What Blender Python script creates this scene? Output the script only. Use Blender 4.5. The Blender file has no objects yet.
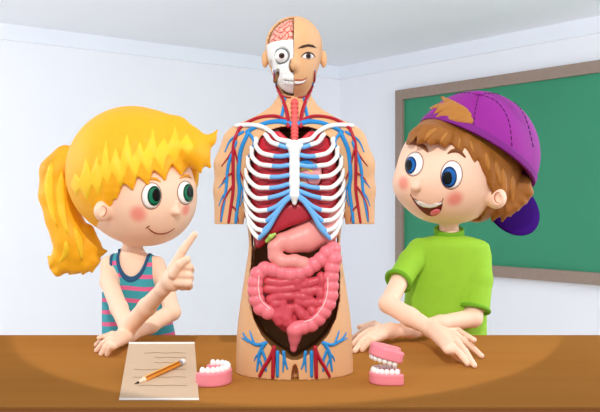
import bpy, bmesh, math, random
import numpy as np
from mathutils import Vector, Matrix
random.seed(4)
np.random.seed(4)
SC = bpy.context.scene
COL = SC.collection
FPX, CXP, CYP = 865.0, 300.0, 206.0
DESK = 0.95
CAMZ = DESK + 0.379

# ------------------------------------------------------------------ placing
def W(px, py, d):
    """point at distance d in front of the camera seen at px, py"""
    return np.array([(px - CXP) / FPX * d, d, CAMZ - (py - CYP) / FPX * d])

def D(px, py, h):
    """point h above the desk top"""
    return W(px, py, (CAMZ - DESK - h) * FPX / (py - CYP))

# ------------------------------------------------------------------ materials
def lin(c):
    return tuple(((v / 255) / 12.92 if v / 255 <= 0.04045 else ((v / 255 + 0.055) / 1.055) ** 2.4) for v in c)

def mat(name, rgb, rough=0.6, var=0.04, scale=14.0, coat=0.0, metal=0.0, spec=0.35, bump=0.0):
    m = bpy.data.materials.new(name)
    m.use_nodes = True
    nt = m.node_tree
    b = nt.nodes['Principled BSDF']
    b.inputs['Roughness'].default_value = rough
    b.inputs['Metallic'].default_value = metal
    b.inputs['Specular IOR Level'].default_value = spec
    b.inputs['Coat Weight'].default_value = coat
    b.inputs['Coat Roughness'].default_value = 0.08
    c = lin(rgb)
    tc = nt.nodes.new('ShaderNodeTexCoord')
    nz = nt.nodes.new('ShaderNodeTexNoise')
    nz.inputs['Scale'].default_value = scale
    nz.inputs['Detail'].default_value = 3
    nt.links.new(tc.outputs['Object'], nz.inputs['Vector'])
    rp = nt.nodes.new('ShaderNodeValToRGB')
    rp.color_ramp.elements[0].position = 0.3
    rp.color_ramp.elements[1].position = 0.7
    rp.color_ramp.elements[0].color = tuple(v * (1 - var) for v in c) + (1,)
    rp.color_ramp.elements[1].color = tuple(min(1, v * (1 + var)) for v in c) + (1,)
    nt.links.new(nz.outputs['Fac'], rp.inputs['Fac'])
    nt.links.new(rp.outputs['Color'], b.inputs['Base Color'])
    if bump:
        bp = nt.nodes.new('ShaderNodeBump')
        bp.inputs['Strength'].default_value = bump
        bp.inputs['Distance'].default_value = 0.002
        nt.links.new(nz.outputs['Fac'], bp.inputs['Height'])
        nt.links.new(bp.outputs['Normal'], b.inputs['Normal'])
    return m

def skin_mat(name, rgb, blush, spots):
    """skin with rosy cheeks: spots = [(object-space centre, radius)]"""
    m = mat(name, rgb, 0.55, 0.012, 9)
    nt = m.node_tree
    b = nt.nodes['Principled BSDF']
    src = b.inputs['Base Color'].links[0].from_socket
    tc = [n for n in nt.nodes if n.type == 'TEX_COORD'][0]
    for c, r, amt in spots:
        vm = nt.nodes.new('ShaderNodeVectorMath'); vm.operation = 'DISTANCE'
        nt.links.new(tc.outputs['Object'], vm.inputs[0])
        vm.inputs[1].default_value = tuple(c)
        mr = nt.nodes.new('ShaderNodeMapRange')
        mr.interpolation_type = 'SMOOTHSTEP'
        mr.inputs['From Min'].default_value = r * 0.25
        mr.inputs['From Max'].default_value = r
        mr.inputs['To Min'].default_value = amt
        mr.inputs['To Max'].default_value = 0
        nt.links.new(vm.outputs['Value'], mr.inputs['Value'])
        mx = nt.nodes.new('ShaderNodeMix'); mx.data_type = 'RGBA'
        nt.links.new(mr.outputs['Result'], mx.inputs['Factor'])
        nt.links.new(src, mx.inputs['A'])
        mx.inputs['B'].default_value = lin(blush) + (1,)
        src = mx.outputs['Result']
    nt.links.new(src, b.inputs['Base Color'])
    return m

def stripe_mat(name, base, stripe, period, duty, wob):
    m = mat(name, base, 0.75, 0.02, 30)
    nt = m.node_tree
    b = nt.nodes['Principled BSDF']
    src = b.inputs['Base Color'].links[0].from_socket
    tc = [n for n in nt.nodes if n.type == 'TEX_COORD'][0]
    sx = nt.nodes.new('ShaderNodeSeparateXYZ')
    nt.links.new(tc.outputs['Object'], sx.inputs[0])
    def math_(op, a, bv):
        n = nt.nodes.new('ShaderNodeMath'); n.operation = op
        for i, v in enumerate((a, bv)):
            if v is None: continue
            if isinstance(v, (int, float)): n.inputs[i].default_value = v
            else: nt.links.new(v, n.inputs[i])
        return n.outputs[0]
    wv = math_('MULTIPLY', math_('SINE', math_('MULTIPLY', sx.outputs['X'], 38.0), None), wob)
    z = math_('ADD', sx.outputs['Z'], wv)
    fr = math_('FRACT', math_('DIVIDE', z, period), None)
    fac = math_('LESS_THAN', fr, duty)
    mx = nt.nodes.new('ShaderNodeMix'); mx.data_type = 'RGBA'
    nt.links.new(fac, mx.inputs['Factor'])
    nt.links.new(src, mx.inputs['A'])
    mx.inputs['B'].default_value = lin(stripe) + (1,)
    nt.links.new(mx.outputs['Result'], b.inputs['Base Color'])
    return m

def wood_mat(name, rgb, rgb2, scale=1.0, rough=0.5):
    m = mat(name, rgb, rough, 0.02, 6)
    nt = m.node_tree
    b = nt.nodes['Principled BSDF']
    tc = [n for n in nt.nodes if n.type == 'TEX_COORD'][0]
    mp = nt.nodes.new('ShaderNodeMapping')
    mp.inputs['Scale'].default_value = (1.2 * scale, 14 * scale, 14 * scale)
    nt.links.new(tc.outputs['Object'], mp.inputs['Vector'])
    nz = nt.nodes.new('ShaderNodeTexNoise')
    nz.inputs['Scale'].default_value = 2.0
    nz.inputs['Detail'].default_value = 4
    nt.links.new(mp.outputs['Vector'], nz.inputs['Vector'])
    rp = nt.nodes.new('ShaderNodeValToRGB')
    rp.color_ramp.elements[0].position = 0.35
    rp.color_ramp.elements[1].position = 0.65
    rp.color_ramp.elements[0].color = lin(rgb) + (1,)
    rp.color_ramp.elements[1].color = lin(rgb2) + (1,)
    nt.links.new(nz.outputs['Fac'], rp.inputs['Fac'])
    nt.links.new(rp.outputs['Color'], b.inputs['Base Color'])
    return m

# ------------------------------------------------------------------ objects
def make_mesh(name, V, Fc, m, base=(0, 0, 0), sharp=None, midx=None):
    me = bpy.data.meshes.new(name)
    base = np.array(base, float)
    me.from_pydata([tuple(v) for v in (np.array(V, float) - base)], [], [tuple(int(i) for i in f) for f in Fc])
    for mm in (m if isinstance(m, (list, tuple)) else [m]):
        me.materials.append(mm)
    if midx is not None:
        me.polygons.foreach_set('material_index', np.array(midx, dtype=np.int32))
    me.polygons.foreach_set('use_smooth', [True] * len(me.polygons))
    me.update()
    if sharp:
        me.set_sharp_from_angle(angle=math.radians(sharp))
    return me

def link(name, me, parent=None, loc=None):
    o = bpy.data.objects.new(name, me)
    COL.objects.link(o)
    if parent is not None:
        o.parent = parent
    if loc is not None:
        o.location = loc
    return o

def base_of(o):
    b = np.zeros(3)
    while o is not None:
        b = b + np.array(o.location)
        o = o.parent
    return b

def part(name, VF, m, parent, sharp=None, midx=None, label=None, kind=None):
    o = link(name, make_mesh(name, VF[0], VF[1], m, base_of(parent), sharp, midx), parent)
    if label: o['label'] = label
    if kind: o['kind'] = kind
    return o

def tag(o, label, cat, group=None):
    o['label'] = label; o['category'] = cat
    if group: o['group'] = group
    return o

def thing(name, label, cat, loc, group=None):
    o = link(name, None, None, tuple(loc))
    return tag(o, label, cat, group)

def struct(name, VF, m, sharp=30):
    o = link(name, make_mesh(name, VF[0], VF[1], m, (0, 0, 0), sharp))
    o['kind'] = 'structure'
    return o

def merge(*vfs):
    V, Fc, n = [], [], 0
    for v, f in vfs:
        V.extend(list(v)); Fc.extend([tuple(i + n for i in q) for q in f]); n += len(v)
    return V, Fc

def box_vf(lo, hi, bev=0.0):
    bm = bmesh.new()
    bmesh.ops.create_cube(bm, size=1)
    lo = Vector(lo); hi = Vector(hi)
    for v in bm.verts:
        v.co = Vector([(lo[i] + hi[i]) / 2 + v.co[i] * (hi[i] - lo[i]) for i in range(3)])
    if bev:
        bmesh.ops.bevel(bm, geom=bm.edges[:], offset=bev, segments=2, affect='EDGES')
    bm.verts.index_update()
    r = [tuple(v.co) for v in bm.verts], [tuple(v.index for v in f.verts) for f in bm.faces]
    bm.free()
    return r

def catmull(pts, n=8):
    P = np.array(pts, float)
    if len(P) < 3:
        return np.array([P[0] + (P[-1] - P[0]) * t for t in np.linspace(0, 1, n + 1)])
    Q = np.vstack([2 * P[0] - P[1], P, 2 * P[-1] - P[-2]])
    out = []
    for i in range(1, len(Q) - 2):
        p0, p1, p2, p3 = Q[i - 1:i + 3]
        for t in np.linspace(0, 1, n, endpoint=False):
            out.append(0.5 * (2 * p1 + (p2 - p0) * t + (2 * p0 - 5 * p1 + 4 * p2 - p3) * t * t + (3 * p1 - p0 - 3 * p2 + p3) * t ** 3))
    out.append(P[-1])
    return np.array(out)

def tube_vf(P, R, ns=8, closed=False, flat=None):
    """round tube with domed ends through points P; R radius or list"""
    P = np.array(P, float)
    n = len(P)
    R = np.full(n, R) if np.isscalar(R) else np.interp(np.linspace(0, 1, n), np.linspace(0, 1, len(R)), R)
    T = np.gradient(P, axis=0) if not closed else np.roll(P, -1, 0) - np.roll(P, 1, 0)
    T /= np.linalg.norm(T, axis=1)[:, None] + 1e-12
    u = np.cross(T[0], [0, 0, 1.0])
    if np.linalg.norm(u) < 1e-3: u = np.cross(T[0], [0, 1.0, 0])
    u /= np.linalg.norm(u)
    V, Fc = [], []
    rings = []
    def ring(c, uu, t, r):
        w = np.cross(t, uu)
        s = len(V)
        for k in range(ns):
            a = 2 * math.pi * k / ns
            V.append(c + r * (math.cos(a) * uu + math.sin(a) * w))
        rings.append(s)
    U = []
    for i in range(n):
        u = u - T[i] * np.dot(u, T[i]); u /= np.linalg.norm(u); U.append(u.copy())
    if not closed:
        ring(P[0] - T[0] * R[0] * 0.6, U[0], T[0], R[0] * 0.7)
    for i in range(n):
        ring(P[i], U[i], T[i], R[i])
    if not closed:
        ring(P[-1] + T[-1] * R[-1] * 0.6, U[-1], T[-1], R[-1] * 0.7)
    for a, b in zip(rings[:-1], rings[1:]):
        for k in range(ns):
            Fc.append((a + k, a + (k + 1) % ns, b + (k + 1) % ns, b + k))
    if closed:
        a, b = rings[-1], rings[0]
        # best matching start
        off = min(range(ns), key=lambda o: np.linalg.norm(V[a] - V[b + o]))
        for k in range(ns):
            Fc.append((a + k, a + (k + 1) % ns, b + (k + 1 + off) % ns, b + (k + off) % ns))
    else:
        s = len(V); V.append(P[0] - T[0] * R[0] * 0.95); V.append(P[-1] + T[-1] * R[-1] * 0.95)
        for k in range(ns):
            Fc.append((rings[0] + (k + 1) % ns, rings[0] + k, s))
            Fc.append((rings[-1] + k, rings[-1] + (k + 1) % ns, s + 1))
    return V, Fc

# ------------------------------------------------------------------ signed distance modelling
class F:
    def __init__(s, fn, lo, hi): s.fn, s.lo, s.hi = fn, np.array(lo, float), np.array(hi, float)
    def __call__(s, P): return s.fn(P)

def smin(a, b, k):
    if k <= 0: return np.minimum(a, b)
    h = np.maximum(k - np.abs(a - b), 0) / k
    return np.minimum(a, b) - h * h * k * 0.25

def cone(a, b, ra, rb):
    a = np.array(a, float); b = np.array(b, float); ab = b - a; L = max(ab @ ab, 1e-12)
    def fn(P):
        q = P - a
        t = np.clip(q @ ab / L, 0, 1)
        return np.linalg.norm(q - t[:, None] * ab, axis=1) - (ra + (rb - ra) * t)
    r = max(ra, rb)
    return F(fn, np.minimum(a, b) - r, np.maximum(a, b) + r)

def ell(c, r, R=None):
    c = np.array(c, float); r = np.array(r, float)
    Rm = None if R is None else np.array(R, float)
    def fn(P):
        q = P - c
        if Rm is not None: q = q @ Rm
        k0 = np.linalg.norm(q / r, axis=1); k1 = np.linalg.norm(q / (r * r), axis=1)
        return np.where(k1 > 1e-9, k0 * (k0 - 1) / np.maximum(k1, 1e-9), -r.min())
    e = np.full(3, r.max()) if R is not None else r
    return F(fn, c - e, c + e)

def U(k, *fs):
    fs = [f for f in fs if f is not None]
    def fn(P):
        d = fs[0](P)
        for f in fs[1:]: d = smin(d, f(P), k)
        return d
    return F(fn, np.min([f.lo for f in fs], 0) - k * .3, np.max([f.hi for f in fs], 0) + k * .3)

def chain(pts, rs, k=0.0):
    if np.isscalar(rs): rs = [rs] * len(pts)
    return U(k, *[cone(pts[i], pts[i + 1], rs[i], rs[i + 1]) for i in range(len(pts) - 1)])

def SUB(f, g, k=0.0): return F(lambda P: -smin(-f(P), g(P), k), f.lo, f.hi)
def INT(f, g, k=0.0): return F(lambda P: -smin(-f(P), -g(P), k), np.maximum(f.lo, g.lo), np.minimum(f.hi, g.hi))
def OFF(f, o): return F(lambda P: f(P) - o, f.lo - max(o, 0), f.hi + max(o, 0))
BIG = 9.0
def half(p, n):
    """negative on the side n points away from"""
    p = np.array(p, float); n = np.array(n, float); n /= np.linalg.norm(n)
    return F(lambda P: (P - p) @ n, [-BIG] * 3, [BIG] * 3)

def polyfn(poly, ax=(0, 2)):
    A = np.array(poly, float); B = np.roll(A, -1, 0)
    def fn(P):
        q = P[:, list(ax)]
        d = np.full(len(q), 1e9); ins = np.zeros(len(q), bool)
        for a, b in zip(A, B):
            e = b - a; w = q - a
            t = np.clip(w @ e / max(e @ e, 1e-12), 0, 1)
            d = np.minimum(d, ((w - t[:, None] * e) ** 2).sum(1))
            c = (a[1] <= q[:, 1]) != (b[1] <= q[:, 1])
            xx = a[0] + (q[:, 1] - a[1]) / (e[1] if abs(e[1]) > 1e-12 else 1e-12) * e[0]
            ins ^= c & (q[:, 0] < xx)
        return np.where(ins, -1, 1) * np.sqrt(d)
    return fn

def prism(poly, y0, y1, ax=(0, 2), k=0.0):
    """polygon in the x-z plane (or another pair) swept along the remaining axis"""
    pf = polyfn(poly, ax); o = [i for i in range(3) if i not in ax][0]
    A = np.array(poly, float); lo = np.zeros(3); hi = np.zeros(3)
    lo[list(ax)] = A.min(0); hi[list(ax)] = A.max(0); lo[o] = y0; hi[o] = y1
    mid, hw = (y0 + y1) / 2, (y1 - y0) / 2
    return F(lambda P: -smin(-pf(P), -(np.abs(P[:, o] - mid) - hw), k), lo, hi)

def sections(rows, yc):
    """stack of ellipses; rows = (z, cx, half width, half depth)"""
    rows = sorted(rows)
    S = catmull(rows, 6)
    z = S[:, 0]
    def fn(P):
        cx = np.interp(P[:, 2], z, S[:, 1]); hw = np.interp(P[:, 2], z, S[:, 2]); hd = np.interp(P[:, 2], z, S[:, 3])
        d = (np.sqrt(((P[:, 0] - cx) / hw) ** 2 + ((P[:, 1] - yc) / hd) ** 2) - 1) * np.minimum(hw, hd)
        return np.maximum(d, np.maximum(P[:, 2] - z[-1], z[0] - P[:, 2]))
    w = S[:, 2].max(); dd = S[:, 3].max()
    return F(fn, [S[:, 1].min() - w, yc - dd, z[0]], [S[:, 1].max() + w, yc + dd, z[-1]])

def ev(f, P, chunk=200000):
    return np.concatenate([f(P[i:i + chunk]) for i in range(0, len(P), chunk)]) if len(P) else np.zeros(0)

def grad(f, P, e=4e-4):
    k = np.array([[1, -1, -1], [-1, -1, 1], [-1, 1, -1], [1, 1, 1]], float)
    g = sum(kk * ev(f, P + kk * e)[:, None] for kk in k)
    return g / (4 * e)

def mesh_sdf(f, h, newton=2, pad=2):
    lo = f.lo - pad * h; hi = f.hi + pad * h
    B = 8
    nb = np.maximum(1, np.ceil((hi - lo) / h / B).astype(int))
    n = nb * B
    V = np.full(n, 1.0, dtype=np.float32)
    ci = np.stack(np.meshgrid(*[np.arange(k) for k in nb], indexing='ij'), -1).reshape(-1, 3)
    dc = ev(f, lo + (ci * B + (B - 1) / 2) * h)
    act = np.abs(dc) < B * h * 1.5
    off = np.stack(np.meshgrid(*[np.arange(B)] * 3, indexing='ij'), -1).reshape(-1, 3)
    for c, d in zip(ci[~act], dc[~act]):
        if d < 0:
            V[c[0] * B:c[0] * B + B, c[1] * B:c[1] * B + B, c[2] * B:c[2] * B + B] = -1
    ca = ci[act]
    I = (ca[:, None, :] * B + off[None]).reshape(-1, 3)
    V[I[:, 0], I[:, 1], I[:, 2]] = ev(f, lo + I * h)
    ins = V < 0
    cor = [(i, j, k) for i in (0, 1) for j in (0, 1) for k in (0, 1)]
    sl = lambda c: tuple(slice(c[a], n[a] - 1 + c[a]) for a in range(3))
    cnt = sum(ins[sl(c)].astype(np.int8) for c in cor)
    cells = np.argwhere((cnt > 0) & (cnt < 8))
    ids = np.full(n - 1, -1, dtype=np.int64)
    ids[cells[:, 0], cells[:, 1], cells[:, 2]] = np.arange(len(cells))
    acc = np.zeros((len(cells), 3)); num = np.zeros(len(cells))
    cv = {c: V[cells[:, 0] + c[0], cells[:, 1] + c[1], cells[:, 2] + c[2]] for c in cor}
    for a in cor:
        for ax in range(3):
            if a[ax]: continue
            b = list(a); b[ax] = 1; b = tuple(b)
            va, vb = cv[a], cv[b]
            m = (va < 0) != (vb < 0)
            t = np.where(m, va / np.where(m, va - vb, 1), 0)
            p = np.tile(np.array(a, float), (len(cells), 1)); p[:, ax] += t
            acc[m] += p[m]; num[m] += 1
    P = lo + (cells + acc / num[:, None]) * h
    for _ in range(newton):
        d = ev(f, P); g = grad(f, P)
        st = (d / np.maximum((g * g).sum(1), 0.05))[:, None] * g
        L = np.linalg.norm(st, axis=1)
        st *= np.minimum(1, h * 0.6 / np.maximum(L, 1e-12))[:, None]
        P = P - st
    faces = []
    for ax in range(3):
        a = [slice(None)] * 3; b = [slice(None)] * 3
        a[ax] = slice(0, n[ax] - 1); b[ax] = slice(1, n[ax])
        A, Bv = ins[tuple(a)], ins[tuple(b)]
        e = np.argwhere(A != Bv)
        u, w = [(1, 2), (2, 0), (0, 1)][ax]
        ok = (e[:, u] > 0) & (e[:, w] > 0) & (e[:, u] < n[u] - 1) & (e[:, w] < n[w] - 1)
        e = e[ok]
        if not len(e): continue
        s = A[e[:, 0], e[:, 1], e[:, 2]]
        def idx(du, dw):
            q = e.copy(); q[:, u] += du; q[:, w] += dw
            return ids[q[:, 0], q[:, 1], q[:, 2]]
        Q = np.stack([idx(-1, -1), idx(0, -1), idx(0, 0), idx(-1, 0)], 1)
        Q[~s] = Q[~s][:, ::-1]
        faces.append(Q[(Q >= 0).all(1)])
    return P, np.concatenate(faces)

CAM = np.array([0, 0, CAMZ])
def cast(f, pxs, t0=1.2, t1=4.0):
    """points where the view through given pixels meets the surface f; ok mask"""
    pxs = np.array(pxs, float).reshape(-1, 2)
    d = np.stack([(pxs[:, 0] - CXP) / FPX, np.ones(len(pxs)), -(pxs[:, 1] - CYP) / FPX], 1)
    d /= np.linalg.norm(d, axis=1)[:, None]
    t = np.full(len(pxs), t0)
    for _ in range(140):
        s = f(CAM + d * t[:, None])
        t = np.minimum(t + s * 0.65, t1)
    P = CAM + d * t[:, None]
    return P, np.abs(f(P)) < 1.5e-3

def normals(f, P):
    g = grad(f, P); return g / (np.linalg.norm(g, axis=1)[:, None] + 1e-12)

def hit(f, px, py):
    P, ok = cast(f, [(px, py)])
    return P[0]

def ellipse_px(cx, cy, rx, ry, rot=0.0, n=28):
    a = np.linspace(0, 2 * math.pi, n, endpoint=False); c, s = math.cos(rot), math.sin(rot)
    x, y = rx * np.cos(a), ry * np.sin(a)
    return np.stack([cx + x * c - y * s, cy + x * s + y * c], 1)

def patch_vf(f, poly, lift, rings=5, sink=0.004):
    """a raised shape lying on surface f; lift(px array, r array) -> height"""
    poly = np.array(poly, float); c = poly.mean(0); n = len(poly)
    # pull points that miss the surface back in
    lo = np.zeros(n)
    edge = poly.copy()
    for it in range(12):
        P, ok = cast(f, edge)
        if ok.all(): break
        edge[~ok] = c + (edge[~ok] - c) * 0.93
    pts = [c]; rr = [0.0]
    for k in range(1, rings + 1):
        for q in edge: pts.append(c + (q - c) * k / rings); rr.append(k / rings)
    pts = np.array(pts); rr = np.array(rr)
    P, ok = cast(f, pts)
    N = normals(f, P)
    V = list(P + N * lift(pts, rr)[:, None])
    Fc = []
    for k in range(n): Fc.append((0, 1 + k, 1 + (k + 1) % n))
    for r in range(rings - 1):
        a, b = 1 + r * n, 1 + (r + 1) * n
        for k in range(n): Fc.append((a + k, b + k, b + (k + 1) % n, a + (k + 1) % n))
    s = len(V); last = 1 + (rings - 1) * n
    for k in range(n): V.append(P[last + k] - N[last + k] * sink)
    for k in range(n): Fc.append((last + k, s + k, s + (k + 1) % n, last + (k + 1) % n))
    # orientation
    a, b, cc = [np.array(V[i]) for i in Fc[0]]
    if np.dot(np.cross(b - a, cc - a), N[0]) < 0: Fc = [tuple(reversed(q)) for q in Fc]
    return V, Fc

def flat_lift(h): return lambda p, r: np.full(len(r), h)
def dome_lift(h, e=0.0): return lambda p, r: e + h * np.sqrt(np.maximum(0, 1 - r * r))

def surf_tube(f, path, r, out=0.0, n=6, ns=7):
    """tube following a line drawn on surface f, its axis out above it"""
    pp = catmull(path, n)
    P, ok = cast(f, pp)
    if ok.sum() < 3: return None
    P = P[ok]
    N = normals(f, P)
    return tube_vf(P + N * out, r, ns)

def tubes_on(f, paths, out=0.0, ns=7):
    L = [surf_tube(f, p, r, out, ns=ns) for p, r in paths]
    return merge(*[x for x in L if x is not None])

def mirror(path, c=294.5): return [(2 * c - x, y) for x, y in path]
def lens(p0, p1, w, bend=0.0, n=9):
    """leaf-shaped outline from p0 to p1"""
    p0 = np.array(p0, float); p1 = np.array(p1, float); e = p1 - p0; L = np.linalg.norm(e); nrm = np.array([-e[1], e[0]]) / L
    t = np.linspace(0, 1, n)
    mid = p0 + t[:, None] * e + (np.sin(math.pi * t) * bend)[:, None] * nrm
    ww = w * np.sin(math.pi * t ** 0.8) ** 0.8
    a = mid + ww[:, None] * nrm; b = mid - ww[:, None] * nrm
    return np.vstack([a[:-1], b[1:][::-1]])

# ================================================================== ROOM
M = {}
M['wall'] = mat('wall_paint', (236, 238, 244), 0.8, 0.006, 2)
M['ceil'] = mat('ceiling_paint', (240, 243, 249), 0.85, 0.006, 2)
M['trim'] = mat('trim_paint', (232, 237, 245), 0.6, 0.006, 2)
M['floor'] = wood_mat('floor_boards', (222, 214, 204), (230, 223, 214), 0.4)
CD = 8.75
cor = np.array([40 / 865 * CD, CD])
dr = np.array([0.7746, -1.0]) / math.hypot(0.7746, 1)
dl = np.array([-1.291, -1.0]) / math.hypot(1.291, 1)
CZ = CAMZ + 139 / 865 * CD
def wall_vf(p, d, L, z0, z1, th, inward, out0=0.0):
    """slab along d from p; front face out0 in front of the wall plane"""
    nrm = np.array(inward)
    a = p + nrm * out0; b = a + d * L; c = b - nrm * (th); e = a - nrm * (th)
    V = [(*a, z0), (*b, z0), (*c, z0), (*e, z0), (*a, z1), (*b, z1), (*c, z1), (*e, z1)]
    Fc = [(0, 1, 5, 4), (1, 2, 6, 5), (2, 3, 7, 6), (3, 0, 4, 7), (4, 5, 6, 7), (3, 2, 1, 0)]
    return V, Fc
nr = dl.copy(); nl = dr.copy()      # inward normals (walls are square to each other)
LR, LL = 7.5, 8.5
struct('wall_right', wall_vf(cor, dr, LR, 0, CZ, 0.15, nr), M['wall'])
struct('wall_left', wall_vf(cor, dl, LL, 0, CZ, 0.15, nl), M['wall'])
A = cor - nr * .15 - nl * .15
def floor_poly(z0, z1):
    p = [A, cor + dr * LR, cor + dr * LR + dl * LL, cor + dl * LL]
    V = [(*q, z0) for q in p] + [(*q, z1) for q in p]
    return V, [(3, 2, 1, 0), (4, 5, 6, 7), (0, 1, 5, 4), (1, 2, 6, 5), (2, 3, 7, 6), (3, 0, 4, 7)]
struct('floor', floor_poly(-0.1, 0), M['floor'])
cp_ = [A, cor + dr * LR, cor + dr * LR + dl * 1.5, cor + dl * LL + dr * 1.5, cor + dl * LL]
struct('ceiling', ([(*q, CZ) for q in cp_] + [(*q, CZ + .1) for q in cp_], [(4, 3, 2, 1, 0), (5, 6, 7, 8, 9)] + [(i, (i + 1) % 5, 5 + (i + 1) % 5, 5 + i) for i in range(5)]), M['ceil'])
struct('trim_1', wall_vf(cor, dl, LL, CZ - 0.125, CZ, 0.02, nl, 0.02), M['trim'])
struct('trim_2', wall_vf(cor, dr, LR, CZ - 0.125, CZ, 0.02, nr, 0.02), M['trim'])
struct('baseboard_left', wall_vf(cor, dl, LL, 0, 0.05, 0.012, nl, 0.02), M['trim'])
struct('baseboard_right', wall_vf(cor, dr, LR, 0, 0.05, 0.012, nr, 0.02), M['trim'])

# ---- chalkboard on the right wall
kd = CD / 12
t0, t1, bz0, bz1, fw = .92 * math.hypot(.7746, 1) * kd, 6.0 * kd, CAMZ - .80 * kd, CAMZ + 1.473 * kd, 0.125 * kd
M['board'] = mat('green_board', (48, 138, 102), 0.45, 0.05, 1.2)
M['bframe'] = wood_mat('board_frame_wood', (146, 127, 114), (151, 132, 119), 1.0)
bt = thing('chalkboard', 'wide green chalkboard in a grey brown wooden frame on the right wall', 'chalkboard', (*(cor + dr * t0), bz0))
part('board_panel', wall_vf(cor + dr * (t0 + fw * .6), dr, t1 - t0 - 1.2 * fw, bz0 + fw * .6, bz1 - fw * .6, 0.02, nr, 0.02), M['board'], bt, 30)
for nm, vf in (('frame_rail', wall_vf(cor + dr * t0, dr, t1 - t0, bz1 - fw, bz1, 0.05, nr, 0.05)),
               ('frame_rail', wall_vf(cor + dr * t0, dr, t1 - t0, bz0, bz0 + fw, 0.05, nr, 0.05)),
               ('frame_stile', wall_vf(cor + dr * t0, dr, fw, bz0 + fw, bz1 - fw, 0.05, nr, 0.05)),
               ('frame_stile', wall_vf(cor + dr * (t1 - fw), dr, fw, bz0 + fw, bz1 - fw, 0.05, nr, 0.05))):
    part(nm, vf, M['bframe'], bt, 30)

# ================================================================== DESK
M['desk'] = wood_mat('desk_wood', (168, 113, 54), (172, 116, 57), 0.5, 0.6)
M['desk'].node_tree.nodes['Principled BSDF'].inputs['Specular IOR Level'].default_value = 0.0
M['deskedge'] = wood_mat('desk_edge_wood', (150, 84, 30), (156, 88, 33), 0.5, 0.55)
dk = thing('desk', 'long brown wooden desk across the foreground', 'desk', (0, 2.1, 0))
part('desk_top', box_vf((-1.5, 1.630, DESK - 0.004), (1.5, 2.54, DESK), 0), M['desk'], dk, 30)
part('edge_band', box_vf((-1.5, 1.627, DESK - 0.05), (1.5, 2.54, DESK - 0.004), 0), M['deskedge'], dk, 30)
part('front_panel', box_vf((-1.44, 1.72, 0.0), (1.44, 1.745, DESK - 0.05)), M['deskedge'], dk, 30)
for sx in (-1.44, 1.415):
    part('side_panel', box_vf((sx, 1.745, 0), (sx + 0.025, 2.48, DESK - 0.05)), M['deskedge'], dk, 30)

# ================================================================== CHILD FACES, SHARED
M['white'] = mat('eye_white', (252, 252, 250), 0.25, 0.0, 5, spec=.2)
M['pupil'] = mat('pupil_black', (10, 12, 14), 0.25, 0.0, 5, coat=0.0, spec=.2)
M['green_iris'] = mat('green_iris', (16, 120, 84), 0.35, 0.12, 90, spec=.2)
M['green_ring'] = mat('iris_rim_green', (8, 70, 52), 0.35, 0.1, 90, spec=.2)
M['blue_iris'] = mat('blue_iris', (22, 100, 178), 0.35, 0.12, 90, spec=.2)
M['blue_ring'] = mat('iris_rim_blue', (12, 52, 110), 0.35, 0.1, 90, spec=.2)
M['lid'] = mat('eyelid_line', (150, 84, 56), 0.6, 0.03)
M['lipline'] = mat('mouth_line', (140, 62, 40), 0.6, 0.03)

def eye(f, parent, e, ir, pu, im, rim, H=0.007):
    """e, ir, pu = (cx, cy, rx, ry, rot)"""
    def hgt(p):
        c, s = math.cos(e[4]), math.sin(e[4]); q = p - np.array(e[:2])
        x = q[:, 0] * c + q[:, 1] * s; y = -q[:, 0] * s + q[:, 1] * c
        return H * np.sqrt(np.maximum(0.02, 1 - (x / e[2]) ** 2 - (y / e[3]) ** 2))
    ob = part('eye', patch_vf(f, ellipse_px(*e), lambda p, r: hgt(p)), M['white'], parent)
    part('iris_rim', patch_vf(f, ellipse_px(*ir), lambda p, r: hgt(p) + 0.0007), rim, ob)
    i2 = (ir[0], ir[1] + .3, ir[2] * .8, ir[3] * .82, ir[4])
    part('iris', patch_vf(f, ellipse_px(*i2), lambda p, r: hgt(p) + 0.0013), im, ob)
    part('pupil', patch_vf(f, ellipse_px(*pu), lambda p, r: hgt(p) + 0.0019), M['pupil'], ob)
    # eyelid rim
    ring = ellipse_px(e[0], e[1], e[2] * 1.03, e[3] * 1.03, e[4], 36)
    P, ok = cast(f, ring)
    if ok.all():
        vf = tube_vf(P, 0.0014, 6, closed=True)
    else:
        k = int(np.argmax(~ok)); okr = np.roll(ok, -k); Pr = np.roll(P, -k, 0)
        Pr = Pr[okr]; vf = tube_vf(Pr, 0.0014, 6)
    part('eyelid', vf, M['lid'], ob)
    return ob

def hand_fingers(segs, k=0.004):
    return [chain(p, r, 0.002) for p, r in segs]

# ================================================================== GIRL
S = 2.6 / 865
HC = W(137, 185, 2.60)
g_head = U(.045, ell(HC, (57 * S, .165, 58 * S)), ell(W(151, 203, 2.57), (43 * S, .125, 40 * S)))
nose_p = hit(g_head, 175, 212)
ear_p = hit(g_head, 104, 211); ear_n = normals(g_head, ear_p[None])[0]
def frame_from(n):
    n = np.array(n, float) / np.linalg.norm(n); u = np.cross([0, 0, 1.0], n); u /= np.linalg.norm(u); v = np.cross(n, u)
    return np.stack([u, v, n], 1)
ER = frame_from(ear_n * .35 + np.array([-.35, -.85, 0]))
g_ear = SUB(ell(W(103, 211, ear_p[1] - .012), (7 * S, 10 * S, .032), ER), ell(W(103.5, 211, ear_p[1] - .044), (4 * S, 6 * S, .012), ER), .004)
yT = 2.615
def row(y, cx, hw, hd, d=yT):
    p = W(cx, y, d); return (p[2], p[0], hw * d / 865, hd)
g_torso = sections([row(252, 132, 11, .03), row(255, 132, 18, .04), row(259, 132, 25, .05), row(268, 133, 28, .06), row(285, 134, 29, .066),
                    row(310, 136, 31, .066), row(340, 139, 34, .07), row(375, 139, 36, .075), row(392, 139, 35, .07)], yT)
pe = W(139, 385, yT)
zP = pe[2]
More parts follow.
